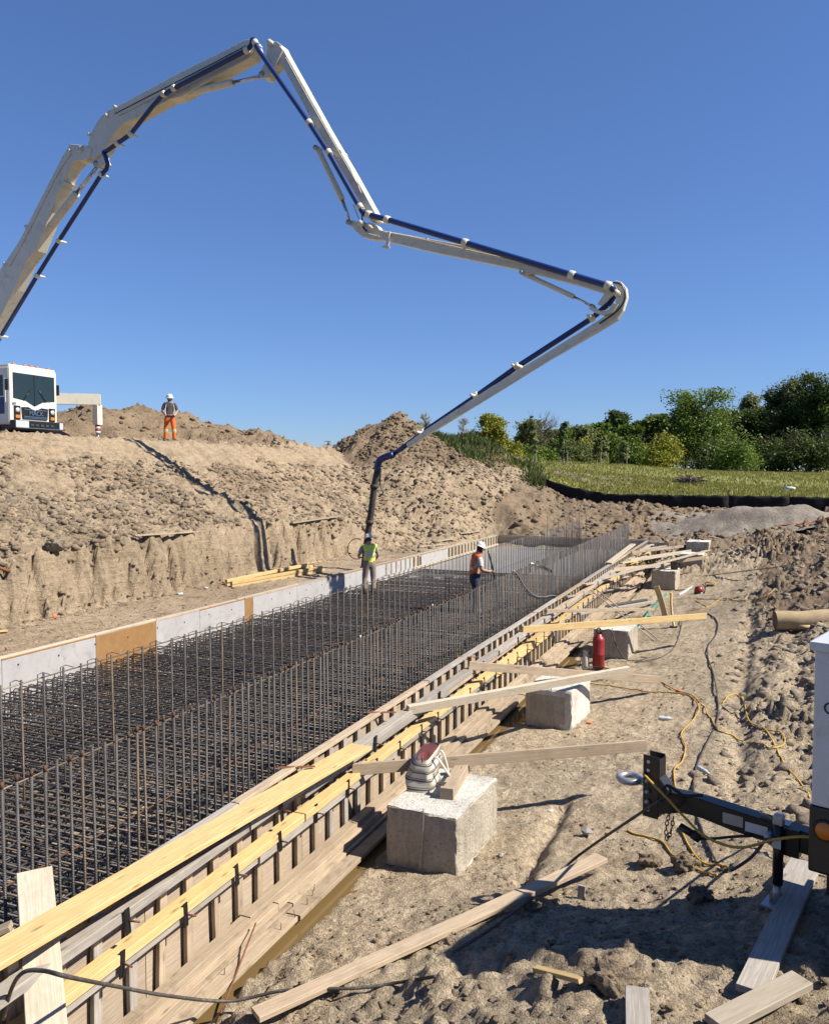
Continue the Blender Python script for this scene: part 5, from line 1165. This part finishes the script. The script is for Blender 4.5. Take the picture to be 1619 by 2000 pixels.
cord('extension_cord', [(1410, 1376), (1430, 1358), (1450, 1368), (1462, 1410), (1490, 1425), (1505, 1445), (1530, 1495), (1556, 1525), (1580, 1560)], .012, 'cordy', 'yellow cord arching over clods towards the generator')
cord('extension_cord', [(1410, 1386), (1440, 1405), (1480, 1425)], .011, 'cordb', 'dark cord between the two yellow loops')
cord('power_cable', [(1382, 1200), (1400, 1215), (1398, 1240), (1383, 1262), (1382, 1285), (1393, 1320), (1400, 1360), (1402, 1395), (1394, 1425), (1372, 1470), (1358, 1505), (1354, 1548), (1362, 1600), (1385, 1660), (1400, 1690)], .014, 'cordb', 'long dusty grey power cable running down the middle of the path')
cord('power_cable', [(1330, 1205), (1330, 1225), (1318, 1262), (1290, 1285), (1240, 1296)], .011, 'cordb', 'thin dark cable drooping from the yellow brace to the soil')
cord('extension_cord', [(1380, 1188), (1360, 1172), (1440, 1175), (1490, 1172), (1512, 1160)], .011, 'cordy', 'yellow cord stretched across the soil beyond the yellow brace')
cord('extension_cord', [(1340, 1195), (1380, 1188), (1410, 1170), (1430, 1172)], .011, 'cordy', 'short yellow cord beside the black bar')
cord('extension_cord', [(1225, 1624), (1240, 1632), (1290, 1645), (1310, 1670), (1340, 1690), (1378, 1708), (1400, 1712)], .011, 'cordy', 'yellow cord trailing below the tongue towards the dark clods')
cord('extension_cord', [(1326, 1618), (1345, 1655), (1372, 1688), (1410, 1694), (1425, 1700)], .012, 'cordy', 'bright yellow cord hanging from under the tongue to the shaded soil')
for i, (pix, lb) in enumerate((([(1400, 1033), (1440, 1035), (1500, 1031), (1560, 1027)], 'thin red line strung along the far soil'), ([(1560, 1034), (1590, 1024), (1625, 1012)], 'red line rising over the far soil at the fence'))): cord('marker_line', pix, .025, 'orangep', lb)

# ---------------------------------------------------------------- generator trailer
ex = rf(.76, -.65).normalized(); en = rf(-.65, -.76).normalized()      # along the drawbar to the box; towards the camera side
f0 = 7.5; GS = 7.5 / 6.6; RO = rf((1237 - CX) / FPX * f0, f0, -(1530 - VY) / FPX * f0)
GM = Matrix(((ex.x, -en.x, 0, RO.x), (ex.y, -en.y, 0, RO.y), (0, 0, 1, RO.z), (0, 0, 0, 1))) @ Matrix.Scale(GS, 4)   # x along drawbar, y away from camera
jb = GM @ Vector((1.2, 0, -.58))
gt = empty('generator_trailer', (jb.x, jb.y, jb.z), 'white and black towable generator with a black drawbar parked on the soil', 'generator')
def gp(x, y, z): return GM @ Vector((x, y, z))
def gbox(name, c, s, mat, parent=gt, bev=.01, rot=None):
    bm = bmesh.new(); bm_box(bm, 0, 0, 0, *s, bev); return link(name, frombm(name, bm), mat, parent, GM @ Matrix.Translation(c) @ (rot or Matrix.Identity(4)))
# tow ring
ring = [gp(-.0 + .085 * cos(t), .085 * sin(t), 0) for t in np.linspace(0, 2 * pi, 25)]; tr_ = tube('tow_ring', ring, .032, MT['steel'], gt, 10); tube('ring_shank', [gp(.085, 0, 0), gp(.2, 0, 0)], .035, MT['steel'], tr_, 10)
ch = gbox('hitch_plate', (.21, -.06, .0), (.13, .012, .50), MT['blk'], gt, .004); gbox('hitch_plate_back', (.21, .06, .0), (.13, .012, .50), MT['blk'], ch, .004); gbox('hitch_web', (.275, 0, .0), (.012, .12, .46), MT['blk'], ch, .003)
V, F = lathe_geo([(.001, 0), (.014, 0), (.014, .003), (.001, .003)], 10); hol = mesh('bolt_hole', V, F); hol.materials.append(MT['wht'])
for z in (.2, .13, -.19): link('bolt_hole', hol, None, ch, GM @ Matrix.Translation((.19, -.067, z)) @ Matrix.Rotation(pi / 2, 4, 'X'))
for z in (.05, -.04, -.12): tube('bolt', [gp(.19, -.06, z), gp(.19, -.095, z)], .02, MT['steel'], ch, 8)
# drawbar: box beam rising from the hitch, then level to the box
def gprof(name, pts, y0, y1, mat, parent=gt, bev=.006):
    bm = bmesh.new(); a = [bm.verts.new((x, y0, z)) for x, z in pts]; b = [bm.verts.new((x, y1, z)) for x, z in pts]; n = len(a); bm.faces.new(a); bm.faces.new(b[::-1])
    for i in range(n): bm.faces.new((a[i], b[i], b[(i + 1) % n], a[(i + 1) % n]))
    bmesh.ops.recalc_face_normals(bm, faces=bm.faces)
    if bev: bmesh.ops.bevel(bm, geom=list(bm.edges), offset=bev, segments=2, affect='EDGES')
    return link(name, frombm(name, bm), mat, parent, GM.copy())
db = gprof('drawbar', [(.27, .10), (.36, -.005), (.50, .0), (.60, .005), (1.05, -.02), (1.75, -.05), (1.75, -.21), (1.05, -.18), (.85, -.17), (.62, -.14), (.48, -.14), (.32, -.19), (.27, -.20)], -.065, .065, MT['blk'])
gbox('data_label', (.86, -.067, -.085), (.15, .004, .08), MT['steel'], db, .001); gbox('data_label', (1.03, -.067, -.105), (.16, .004, .07), MT['wht'], db, .001)
for x, w_, mm in ((.80, .10, 'rust'), (.95, .17, 'steel'), (1.1, .1, 'rust'), (1.2, .1, 'steel')): gbox('top_label', (x, 0, -.006 - .03 * (x - .6)), (w_, .10, .004), MT[mm], db, .001, Matrix.Rotation(.055, 4, 'Y'))
# safety chains, plug and breakaway cable bundled at the hitch
def chain(P, parent, r=.017):
    P = smooth_pts(P, 8); acc = 0; last = P[0]; k = 0
    for a, b in zip(P[:-1], P[1:]):
        acc += (b - a).length
        if acc > r * 1.9:
            acc = 0; t = (b - a).normalized(); x_, y_, z_ = axes(a, b); n1 = (y_ if k % 2 else z_); k += 1
            tube('chain_link', [a + t * r * 1.35 * cos(th) + n1 * r * .8 * sin(th) for th in np.linspace(0, 2 * pi, 11)], .0055, MT['hose'], parent, 5)
chain([gp(.36, -.10, .05), gp(.42, -.08, .04), gp(.48, -.09, -.02), gp(.43, -.10, -.10), gp(.37, -.11, -.16)], db); chain([gp(.40, -.10, -.10), gp(.37, -.12, -.25), gp(.38, -.13, -.36), gp(.41, -.12, -.27), gp(.42, -.1, -.15)], db)
tube('plug', [gp(.47, -.10, -.235), gp(.57, -.10, -.265)], .034, MT['blk'], db, 12); tube('coupling', [gp(.57, -.10, -.265), gp(.63, -.1, -.285)], .042, MT['rub'], db, 12)
tube('wiring_loom', [gp(.30, -.09, -.03), gp(.36, -.1, .06), gp(.44, -.09, .03), gp(.5, -.08, .01), gp(.62, -.03, .03)], .014, MT['rub'], db, 6, 5); tube('wiring_loom', [gp(.63, -.1, -.285), gp(.75, -.09, -.25), gp(.85, -.085, -.21), gp(1.0, -.08, -.16)], .012, MT['rub'], db, 6, 5)
# jack
jk = tube('jack_post', [gp(1.2, -.115, .0), gp(1.2, -.115, -.44)], .042, MT['blk'], gt, 14); tube('jack_inner_tube', [gp(1.2, -.115, -.44), gp(1.2, -.115, -.585)], .034, MT['steel'], jk, 14); gbox('jack_foot', (1.2, -.115, -.59), (.18, .18, .012), MT['steel'], jk, .003)
gbox('jack_label', (1.2, -.16, -.13), (.06, .005, .07), MT['wht'], jk, .001); tube('jack_crank', [gp(1.16, -.115, .01), gp(1.1, -.14, .05), gp(1.08, -.15, .07)], .012, MT['steel'], jk, 6); gbox('jack_gear', (1.2, -.115, .03), (.07, .07, .07), MT['steel'], jk, .01)
tube('jack_clamp', [gp(1.14, -.08, -.1), gp(1.14, -.17, -.1)], .03, MT['steel'], jk, 8); gbox('jack_bracket', (1.27, -.05, -.13), (.12, .08, .2), MT['blk'], jk, .005)
# body
MT['genw'] = paint('dusty_white_panel', (.74, .73, .71), .4, 0, .05, 1.5, .03, grime=(.62, .58, .51))
hb = gbox('housing', (2.06, -.02, .86), (1.1, 1.0, 1.02), MT['genw'], gt, .02); gbox('door_latch', (1.74, -.525, .62), (.05, .014, .12), MT['blk'], hb, .003); gbox('lid', (2.05, -.02, 1.395), (1.14, 1.04, .06), MT['wht'], hb, .015)
for i in range(6): gbox('roof_vent', (1.75 + i * .05, -.2, 1.428), (.025, .25, .006), MT['blk'], hb, .001)
sk_ = gbox('frame_skirt', (2.06, -.02, .13), (1.12, 1.01, .44), MT['blk'], gt, .02); gbox('lower_frame', (2.1, -.02, -.17), (1.0, .9, .14), MT['blk'], gt, .02)
lathe('side_reflector', [(.001, 0), (.06, 0), (.055, .012), (.001, .018)], MT['amber'], sk_, 18, GM @ Matrix.Translation((1.60, -.527, .205)) @ Matrix.Rotation(pi / 2, 4, 'X')); lathe('reflector_rim', [(.06, 0), (.075, 0), (.07, .012), (.06, .012)], MT['rub'], sk_, 18, GM @ Matrix.Translation((1.60, -.525, .205)) @ Matrix.Rotation(pi / 2, 4, 'X'))
text('lettering', 'Q', .11, MT['blk'], hb, GM @ Matrix.Translation((1.615, -.523, 1.00)) @ Matrix.Rotation(pi / 2, 4, 'X'), .002)
for s in (-1, 1):
    wh = lathe('wheel', [(.001, -.09), (.17, -.09), (.29, -.08), (.31, -.04), (.31, .04), (.29, .08), (.17, .09), (.001, .09)], MT['rub'], gt, 22, GM @ Matrix.Translation((2.2, -.02 + s * .62, -.32)) @ Matrix.Rotation(pi / 2, 4, 'X')); lathe('rim', [(.001, -.1), (.16, -.1), (.17, .1), (.001, .1)], MT['steel'], wh, 16, wh.matrix_basis.copy())
    gbox('mudguard', (2.2, -.02 + s * .62, .04), (.72, .24, .03), MT['blk'], gt, .01)
tube('door_handle', [gp(1.53, .35, .63), gp(1.44, .38, .60), gp(1.44, .42, .57)], .02, MT['blk'], hb, 8, 3)
# cords and hoses fixed at the trailer, sagging in the air
def air(name, P, r, mat, label): return tag(tube(name, P, r, MT[mat], None, 7, 7), label, 'cable')
air('trailer_cord', [gp(1.55, -.2, .0), gp(1.4, -.22, .0), gp(1.2, -.22, -.08), gp(.95, -.2, -.22), gp(.7, -.18, -.22), gp(.52, -.16, -.12), gp(.40, -.14, -.04), gp(.28, -.13, .04), gp(.17, -.10, .10), gp(.15, -.03, .08)], .012, 'cordy', 'yellow-brown power cord draped along the trailer drawbar')
air('trailer_cord', [gp(1.14, -.19, -.1), gp(1.05, -.24, -.25), gp(.93, -.3, -.36), hit(1440, 1690) + Vector((0, 0, .04)), hit(1422, 1706) + Vector((0, 0, .015)), hit(1400, 1700) + Vector((0, 0, .015))], .013, 'cordb', 'dark cord sagging from the jack to the soil')
air('hose', [gp(.40, -.12, .04), gp(.33, -.14, -.06), gp(.25, -.16, -.12)] + [hit(x, y) + Vector((0, 0, .02 + d)) for x, y, d in ((1130, 1700, .13), (1050, 1768, .09), (960, 1830, .05), (885, 1872, .03))], .014, 'cordb', 'black hose stretched from the trailer hitch down to the foreground soil')
air('hose', [gp(.95, .05, -.2), hit(1480, 1655) + Vector((0, 0, .12)), hit(1545, 1685) + Vector((0, 0, .05)), hit(1640, 1712) + Vector((0, 0, .05))], .013, 'cordb', 'black hose passing under the drawbar behind the jack')
air('power_cable', [hit(850, 1915) + Vector((0, 0, .03)), hit(780, 1928) + Vector((0, 0, .03)), hit(700, 1943) + Vector((0, 0, .05)), hit(560, 1955) + Vector((0, 0, .08)), onX(450, 1955, -3.72), onX(330, 1945, -3.9), onX(220, 1925, -4.0)] + [onY(x, y, 3.47) for x, y in ((135, 1908), (85, 1896), (45, 1900))] + [onY(22, 1935, 3.55), onY(8, 1990, 3.6)], .013, 'cordb', 'black cable draped over the upright pale board and along the soil')
tag(tube('leaning_rod', [onX(500, 1803, -4.12), onX(470, 1880, -4.02), hit(418, 2015)], .008, MT['rust'], None, 6), 'thin rusty rod leaning against the foot of the form', 'rod')
pp_ = hit(350, 2005) + Vector((0, 0, .04)); tag(tube('pipe_stub', [pp_ + Vector((-.1, -.12, -.02)), pp_ + Vector((.05, .03, .03))], .03, MT['steel'], None, 10), 'grey pipe stub lying by the foot of the form', 'pipe')

# ---------------------------------------------------------------- silt fence
sf = empty('silt_fence', (-3, 43.2, -1.9), 'long black silt fence sagging between stakes at the edge of the field', 'fence')
fpx = np.linspace(1066, 1660, 46); topz, base = [], []
fy0 = lambda x: 43.6 - .25 * sin((x - 1066) / 120)
for x in fpx:
    py = np.interp(x, [1066, 1075, 1110, 1190, 1250, 1320, 1450, 1560, 1660], [937, 938, 950, 965, 965, 967, 968, 970, 972]); q = onY(x, py, fy0(x)); topz.append(q + Vector((0, .05 * sin(x * .11), .03 * sin(x * .19)))); base.append(Vector((q.x, q.y + .1 * sin(x * .07), min(hz(q.x, q.y), q.z - .45) - .12)))
nr = 7
for k in range(5):
    i0, i1 = k * 9, k * 9 + 9; V, F = [], []
    for i in range(i0, i1 + 1):
        for j in range(nr):
            t = j / (nr - 1); p = topz[i].lerp(base[i], t); V.append(p + Vector((0, -.025 * sin(pi * t) * abs(sin(i * .7)) - .018 * sin(i * 1.9 + j * 1.3), 0)))
    for i in range(i1 - i0):
        for j in range(nr - 1): F.append((i * nr + j, i * nr + j + 1, (i + 1) * nr + j + 1, (i + 1) * nr + j))
    o = link('fabric_panel', mesh('fabric_panel', V, F, True), MT['silt'], sf); md = o.modifiers.new('thick', 'SOLIDIFY'); md.thickness = .008
for i in (0, 9, 18, 27, 36, 45): p = topz[i]; plank('stake', Vector((p.x, p.y + .06, base[i].z)), Vector((p.x, p.y + .06, p.z + .18)), .04, .04, MT['blk'], sf)
# grey sand pile in front of the fence
V, F = [], []; nxs, nys = 70, 36; pc = onZ(1440, 1008, -2.45)
for j in range(nys):
    for i in range(nxs):
        x = -5.0 + 9.2 * i / (nxs - 1); y = 37.8 + 4.6 * j / (nys - 1)
        h = .75 * np.exp(-((x + .55) / 2.3) ** 2 - ((y - 40.3) / 1.0) ** 2) + .45 * np.exp(-((x - 2.0) / 1.2) ** 2 - ((y - 40.4) / .9) ** 2)
        V.append((x, y, -.12 + h))
VA = np.array(V, float); VA[:, 2] += .08 + rbf(VA[:, 0], VA[:, 1]) + .05 * rubble(VA[:, 0] * 2.5, VA[:, 1] * 2.5, 203) + .16 * fbm(VA[:, 0] * 1.2, VA[:, 1] * 1.2, 201, 4)
for j in range(nys - 1):
    for i in range(nxs - 1): F.append((j * nxs + i, j * nxs + i + 1, (j + 1) * nxs + i + 1, (j + 1) * nxs + i))
tag(link('sand_pile', mesh('sand_pile', VA.tolist(), F, True), MT['sand']), 'low heap of grey sand in front of the silt fence', 'sand pile')

# ---------------------------------------------------------------- vegetation
def leaf_cloud(name, pts, size, mat, seed, up=.3):
    r_ = np.random.default_rng(seed); n = len(pts); nrm = r_.normal(size=(n, 3)); nrm[:, 2] = np.abs(nrm[:, 2]) + up; nrm /= np.linalg.norm(nrm, axis=1)[:, None]
    a = np.cross(nrm, r_.normal(size=(n, 3))); a /= np.linalg.norm(a, axis=1)[:, None]; b = np.cross(nrm, a); s = size * r_.uniform(.55, 1.25, (n, 1))
    V = np.stack([pts - a * s, pts - b * s * .55 + nrm * s * .12, pts + a * s, pts + b * s * .55 + nrm * s * .12], 1).reshape(-1, 3); q = np.arange(n * 4).reshape(-1, 4)
    me = bpy.data.meshes.new(name); me.vertices.add(len(V)); me.vertices.foreach_set('co', V.ravel()); me.loops.add(n * 4); me.loops.foreach_set('vertex_index', q.ravel()); me.polygons.add(n)
    me.polygons.foreach_set('loop_start', np.arange(n) * 4); me.polygons.foreach_set('loop_total', np.full(n, 4)); me.update(calc_edges=True)
    at = me.attributes.new('rnd', 'FLOAT', 'FACE'); at.data.foreach_set('value', r_.random(n).astype(np.float32)); me.materials.append(mat); return me
def tree(px, pytop, d, w, kind, leaf, label, seed, group=None, ybase=None, name='tree', bark='bark'):
    top = Vector(ray(px, pytop) * d); base = Vector((top.x, top.y, hz(top.x, top.y) - .1)); h = top.z - base.z; W = w * d / FPX
    root = empty(name, base, label, 'tree', group); r_ = np.random.default_rng(seed); rr = random.Random(seed)
    V, F = [], []; tr = max(.06, h * .018); lead = []
    for i in range(7): t = i / 6; lead.append(base + Vector((rr.uniform(-.02, .02) * h * t, rr.uniform(-.02, .02) * h * t, h * (.93 if kind != 'bare' else .9) * t)))
    tube_geo(smooth_pts(lead, 2), [tr * (1 - .85 * i / 12) for i in range(13)], 7, V, F)
    tips = []
    nl = {'round': 22, 'tall': 26, 'slender': 12, 'bare': 46, 'bush': 14}[kind]
    for i in range(nl):
        t = rr.uniform(.22 if kind != 'bush' else .05, .95); p = base.lerp(lead[-1], t); a = rr.uniform(0, 2 * pi)
        prof_ = {'round': sin(pi * min(1, (t - .1) / .95)) ** .6, 'tall': (1 - .55 * t), 'slender': .9 * (1 - .5 * t), 'bare': sin(pi * t) ** .5, 'bush': sin(pi * (.25 + .7 * t))}[kind]
        L = W * .5 * max(.12, prof_) * rr.uniform(.7, 1.05); rise = L * rr.uniform(.25, 1.0) if kind != 'tall' else L * rr.uniform(.1, .7)
        q = p + Vector((cos(a) * L, sin(a) * L, rise)); q.z = min(q.z, top.z - .02 * h); m_ = p.lerp(q, .5) + Vector((0, 0, L * .12)); tube_geo([p, m_, q], [tr * .4, tr * .22, tr * .08], 5, V, F); tips.append((p, q))
        if kind == 'bare':
            for _ in range(5): e = m_.lerp(q, rr.random()); tube_geo([e, e + Vector((rr.uniform(-.3, .3) * L, rr.uniform(-.3, .3) * L, rr.uniform(.3, .8) * L))], [tr * .12, tr * .05], 4, V, F)
    link('trunk', mesh('trunk', V, F, True), MT[bark], root)
    if kind == 'bare': return root
    nc = {'round': 130, 'tall': 120, 'slender': 40, 'bush': 70}[kind]; per = {'round': 60, 'tall': 48, 'slender': 28, 'bush': 55}[kind]
    cl = []
    for i in range(nc):
        p, q = tips[rr.randrange(len(tips))]; c = p.lerp(q, rr.uniform(.45, 1.05)); cl.append((c.x, c.y, c.z))
    for i in range(int(nc * .5)):                       # fill of the crown's own volume
        t = rr.uniform(.15 if kind == 'bush' else .28, 1.0); u = rr.random() ** .5; a = rr.uniform(0, 2 * pi)
        pr = {'round': sin(pi * (.12 + .85 * (t - .2) / .8)) ** .7 if t > .2 else .3, 'tall': 1.05 - .7 * t, 'slender': .8 - .6 * t, 'bush': sin(pi * (.2 + .75 * t))}[kind]
        cl.append((base.x + cos(a) * W * .46 * pr * u, base.y + sin(a) * W * .46 * pr * u, base.z + h * t * .97))
    if kind == 'bush':
        cl = []
        for i in range(95):
            a = rr.uniform(0, 2 * pi); u = rr.random() ** .5; k = .75 + .25 * sin(3 * a + seed) ; zt = h * (1 - .55 * u * u) * (.72 + .28 * sin(2.3 * a * u + seed * 1.7)); cl.append((base.x + cos(a) * W * .5 * u * k, base.y + sin(a) * W * .5 * u * k, base.z + zt * rr.uniform(.12, 1.0) ** .6))
    cl = np.array(cl); rad = W * {'round': .085, 'tall': .085, 'slender': .10, 'bush': .10}[kind]
    pts = np.repeat(cl, per, 0) + r_.normal(size=(len(cl) * per, 3)) * rad * np.repeat(r_.uniform(.6, 1.25, (len(cl), 1)), per, 0) * np.array([1, 1, .8])
    pts = pts[(pts[:, 2] > base.z + h * (.03 if kind == 'bush' else .10)) & (pts[:, 2] < top.z + .03 * h)]
    me = leaf_cloud('crown', pts - np.array(base), max(.11, d * .0017), MT[leaf], seed); link('crown', me, None, root, Matrix.Translation(base)); return root
G = 'trees beyond the silt fence'
TR = [(958, 811, 66, 66, 'round', 'leafC', 'small light green tree growing behind the weedy mound'), (1004, 846, 68, 50, 'bush', 'leafC', 'yellow-green round bush behind the end of the weedy mound'),
      (1036, 822, 92, 60, 'round', 'leafD', 'grey-green tree behind the slim staked sapling by the bare tree'), (1063, 804, 88, 66, 'bare', 'leafD', 'bare leafless grey tree spreading its twigs among green trees'),
      (1120, 850, 98, 70, 'bush', 'leafD', 'low grey-green thicket to the right of the bare tree'), (1150, 846, 100, 64, 'bush', 'leafC', 'yellowish thicket below the twin dark crowns'),
      (1204, 804, 112, 58, 'round', 'leafB', 'dark green tree rising alone above the yellowish thickets'), (1196, 838, 104, 70, 'bush', 'leafA', 'mid green thicket under the lone dark tree'),
      (1240, 842, 100, 76, 'bush', 'leafA', 'leafy mid green thicket between lone dark tree and golden bush'), (1284, 812, 112, 62, 'round', 'leafA', 'medium green tree behind the golden bush'),
      (1294, 838, 94, 92, 'bush', 'leafC', 'broad golden-green bush standing before the maples'), (1372, 764, 104, 138, 'round', 'leafA', 'large bright green maple, tallest of the broad crowns'),
      (1340, 800, 108, 76, 'round', 'leafB', 'dark crown pressed against the left side of the large maple'), (1440, 832, 92, 100, 'bush', 'leafA', 'bright leafy young maple in front of the dark wood'),
      (1420, 800, 112, 70, 'round', 'leafB', 'dark tree between the large maple and the tall poplars'), (1468, 767, 116, 60, 'tall', 'leafD', 'tall thin grey-green poplar next to the large maple'),
      (1512, 752, 112, 74, 'tall', 'leafB', 'tall dark poplar with open ragged crown'), (1548, 738, 110, 80, 'tall', 'leafD', 'very tall grey-green poplar beside the tallest tree'),
      (1586, 722, 106, 92, 'tall', 'leafB', 'tallest dark poplar over the dark understory'), (1640, 726, 104, 110, 'tall', 'leafA', 'tall green poplar at the end of the row'),
      (1500, 846, 104, 110, 'bush', 'leafB', 'dark thicket under the ragged poplar'), (1560, 836, 100, 120, 'bush', 'leafB', 'dark thicket under the very tall poplars'), (1630, 828, 98, 120, 'bush', 'leafB', 'dark thicket at the foot of the end poplar'), (1395, 852, 100, 90, 'bush', 'leafB', 'shady thicket at the foot of the large maple')]
TR += [(1085, 842, 104, 60, 'round', 'leafA', 'leafy green tree behind the bare tree'), (1132, 832, 108, 56, 'round', 'leafD', 'grey-green tree peeping over the low thicket'), (1168, 828, 110, 56, 'round', 'leafA', 'mid green tree left of the lone dark tree'),
       (1226, 832, 108, 60, 'round', 'leafA', 'mid green tree right of the lone dark tree'), (1256, 824, 114, 56, 'round', 'leafB', 'dark crown between two mid green trees'), (1316, 826, 112, 60, 'round', 'leafB', 'dark crown rising behind the golden bush'), (1480, 800, 110, 90, 'round', 'leafB', 'broad dark tree under the thin poplar'), (1536, 790, 112, 100, 'round', 'leafB', 'broad dark tree before the very tall poplar'), (1600, 782, 108, 110, 'round', 'leafB', 'broad dark tree before the tallest poplar'),
       (970, 862, 74, 44, 'bush', 'leafD', 'grey-green bush on the far side of the weedy mound'), (1024, 866, 80, 54, 'bush', 'leafA', 'green bush at the foot of the slim sapling'), (1064, 870, 84, 56, 'bush', 'leafA', 'green bush below the bare tree')]
for i, (px, py, d, w, kind, leaf, lb) in enumerate(TR): tree(px, py, d, w, kind, leaf, lb, 500 + i, G)
# staked saplings on the grassy slope
for i, (px, py, d, w, lb) in enumerate(((1040, 808, 66, 26, 'slim staked sapling in front of the bare tree'), (1101, 818, 68, 26, 'tallest staked sapling, dark leaved, on the grassy slope'), (1166, 856, 72, 24, 'staked sapling in front of the yellowish thicket'), (1180, 850, 74, 22, 'staked sapling beside a near twin on the slope'), (1217, 862, 74, 24, 'last staked sapling down the slope'))):
    t_ = tree(px, py, d, w, 'slender', 'leafD' if i != 1 else 'leafB', lb, 700 + i, 'staked saplings on the slope', name='sapling', bark='barkp')
    for s in (-.35, .35):
        b = t_.location + Vector((s, -.2, 0)); plank('stake', b, b + Vector((0, 0, 1.15)), .07, .07, MT['pale'], t_)
# far wood closing the horizon
r_ = np.random.default_rng(77); P = []
for i in range(1500):
    px = r_.uniform(1020, 1720); d = r_.uniform(118, 160); b = Vector(ray(px, 918) * d); hh = r_.uniform(0, 1) ** .7 * np.interp(px, [1000, 1300, 1450, 1700], [4.5, 7, 9.5, 13]); P.append(r_.normal(size=(14, 3)) * .5 + np.array([b.x, b.y, -.3 + hh]))
tag(link('far_wood', leaf_cloud('far_wood', np.concatenate(P), .34, MT['leafB'], 5), None), 'dark wood closing the view behind the separate trees', kind='stuff')
# grasses: field tufts, fence weeds, weeds on the heap
def blades(name, pts, h, mat, label, seed, wd=.02):
    r_ = np.random.default_rng(seed); n = len(pts); z = H(pts[:, 0], pts[:, 1]); base = np.stack([pts[:, 0], pts[:, 1], z - .03], 1); a = r_.uniform(0, 2 * pi, n); hh = h * r_.uniform(.5, 1.3, n)
    w = np.stack([np.cos(a), np.sin(a), a * 0], 1) * (wd * r_.uniform(.7, 1.4, n))[:, None]; tip = base + np.stack([r_.normal(size=n) * .28 * hh, r_.normal(size=n) * .28 * hh, hh], 1); mid = base * .45 + tip * .55 + np.array([0, 0, .06]) * h
    V = np.stack([base - w, base + w, mid + w * .8, tip, mid - w * .8], 1).reshape(-1, 3); q = np.arange(n * 5).reshape(-1, 5)
    me = bpy.data.meshes.new(name); me.vertices.add(len(V)); me.vertices.foreach_set('co', V.ravel()); me.loops.add(n * 5); me.loops.foreach_set('vertex_index', q.ravel()); me.polygons.add(n)
    me.polygons.foreach_set('loop_start', np.arange(n) * 5); me.polygons.foreach_set('loop_total', np.full(n, 5)); me.update(calc_edges=True)
    at = me.attributes.new('rnd', 'FLOAT', 'FACE'); at.data.foreach_set('value', r_.random(n).astype(np.float32)); me.materials.append(mat); return tag(link(name, me), label, kind='stuff')
R1 = np.random.default_rng(9)
p = np.concatenate([rect(R1, 26000, -14, 8, 44.4, 60, False), rect(R1, 26000, -20, 12, 58, 100, False)]); blades('field_grass', p, .2, MT['grass'], 'tall yellow-green grass of the field beyond the fence', 11, .03)
def blob(px, py, d, n, sx, sy):
    c = atD(px, py, d); return np.stack([R1.normal(c.x, sx, n), R1.normal(c.y, sy, n)], 1)
p = np.concatenate([blob(905, 852, 49, 1500, .9, .8), blob(938, 868, 49, 700, .7, .6), blob(885, 895, 46, 700, .7, .4), blob(862, 890, 46, 350, .4, .3), blob(925, 885, 46.5, 400, .7, .4), blob(1025, 930, 47, 500, .5, .5), blob(1048, 950, 45, 400, .3, .4)])
blades('heap_weeds', p, .46, MT['weed'], 'dark green weeds grown over the back of the spoil heap', 12, .03)
# gravel rows on the grassy slope
for i, lb in enumerate(('pale gravel strip highest on the grassy slope', 'pale gravel strip second down the grassy slope', 'pale gravel strip lowest on the grassy slope')):
    a = hit(1085 + 52 * i, 921 + 5 * i, 120); b = hit(1190 + 52 * i, 951 - 3 * i, 120); V, F = [], []
    n = 40
    for k in range(n + 1):
        t = k / n; c = a.lerp(b, t); dx = .55 + .3 * sin(k * 1.7 + i)
        for s in (-1, -.4, .4, 1): x, y = c.x + s * dx, c.y + s * .25; V.append((x, y, hz(x, y) + .10 - .08 * abs(s)))
    for k in range(n):
        for j in range(3): F.append((k * 4 + j, k * 4 + j + 1, k * 4 + 5 + j, k * 4 + 4 + j))
    tag(link('gravel_strip', mesh('gravel_strip', V, F), MT['sand']), lb, 'gravel strip', 'gravel strips on the slope')
# brush pile and litter beyond the fence
q = hit(1341, 946, 120); V, F = [], []
for i in range(90): a = rng.uniform(0, 6.28); L = rng.uniform(.4, .9); tube_geo([q + Vector((rng.gauss(0, .5), rng.gauss(0, .4), rng.uniform(0, .35))), q + Vector((rng.gauss(0, .7), rng.gauss(0, .5), rng.uniform(.1, .65)))], .025, 4, V, F)
tag(link('brush_pile', mesh('brush_pile', V, F), MT['bark']), 'dark pile of cut brush lying in the field', 'brush pile')
scrap(1538, 958, .28, 'wht', 'litter', 'white heap of litter in the grass beyond the silt fence', 'litter')
# bare shoots on the heap
for i, (px, py, d) in enumerate(((905, 812, 49), (1000 - 170, 800, 48))):
    t_ = tree(px, py, d, 26, 'bare', 'leafD', ['bare grey shrub poking out of the weeds on the heap', 'thin bare shrub just behind the heap top'][i], 900 + i, 'bare shrubs on the heap', name='shrub', bark='barkp'); t_['category'] = 'shrub'
# transmission pylon far away
q = Vector(ray(642, 862) * 300); b = Vector((q.x, q.y, 3)); py = empty('pylon', b, 'tiny grey power pylon on the horizon between the two spoil heaps', 'pylon')
for s in (-.9, .9): tube('leg', [b + Vector((s, 0, 0)), Vector((q.x + s * .2, q.y, q.z))], .16, MT['steel'], py, 4)
for dz, w_ in ((0, 1.6), (-1.3, 2.2), (-2.6, 1.8)): tube('cross_arm', [Vector((q.x - w_, q.y, q.z + dz)), Vector((q.x + w_, q.y, q.z + dz))], .14, MT['steel'], py, 4)
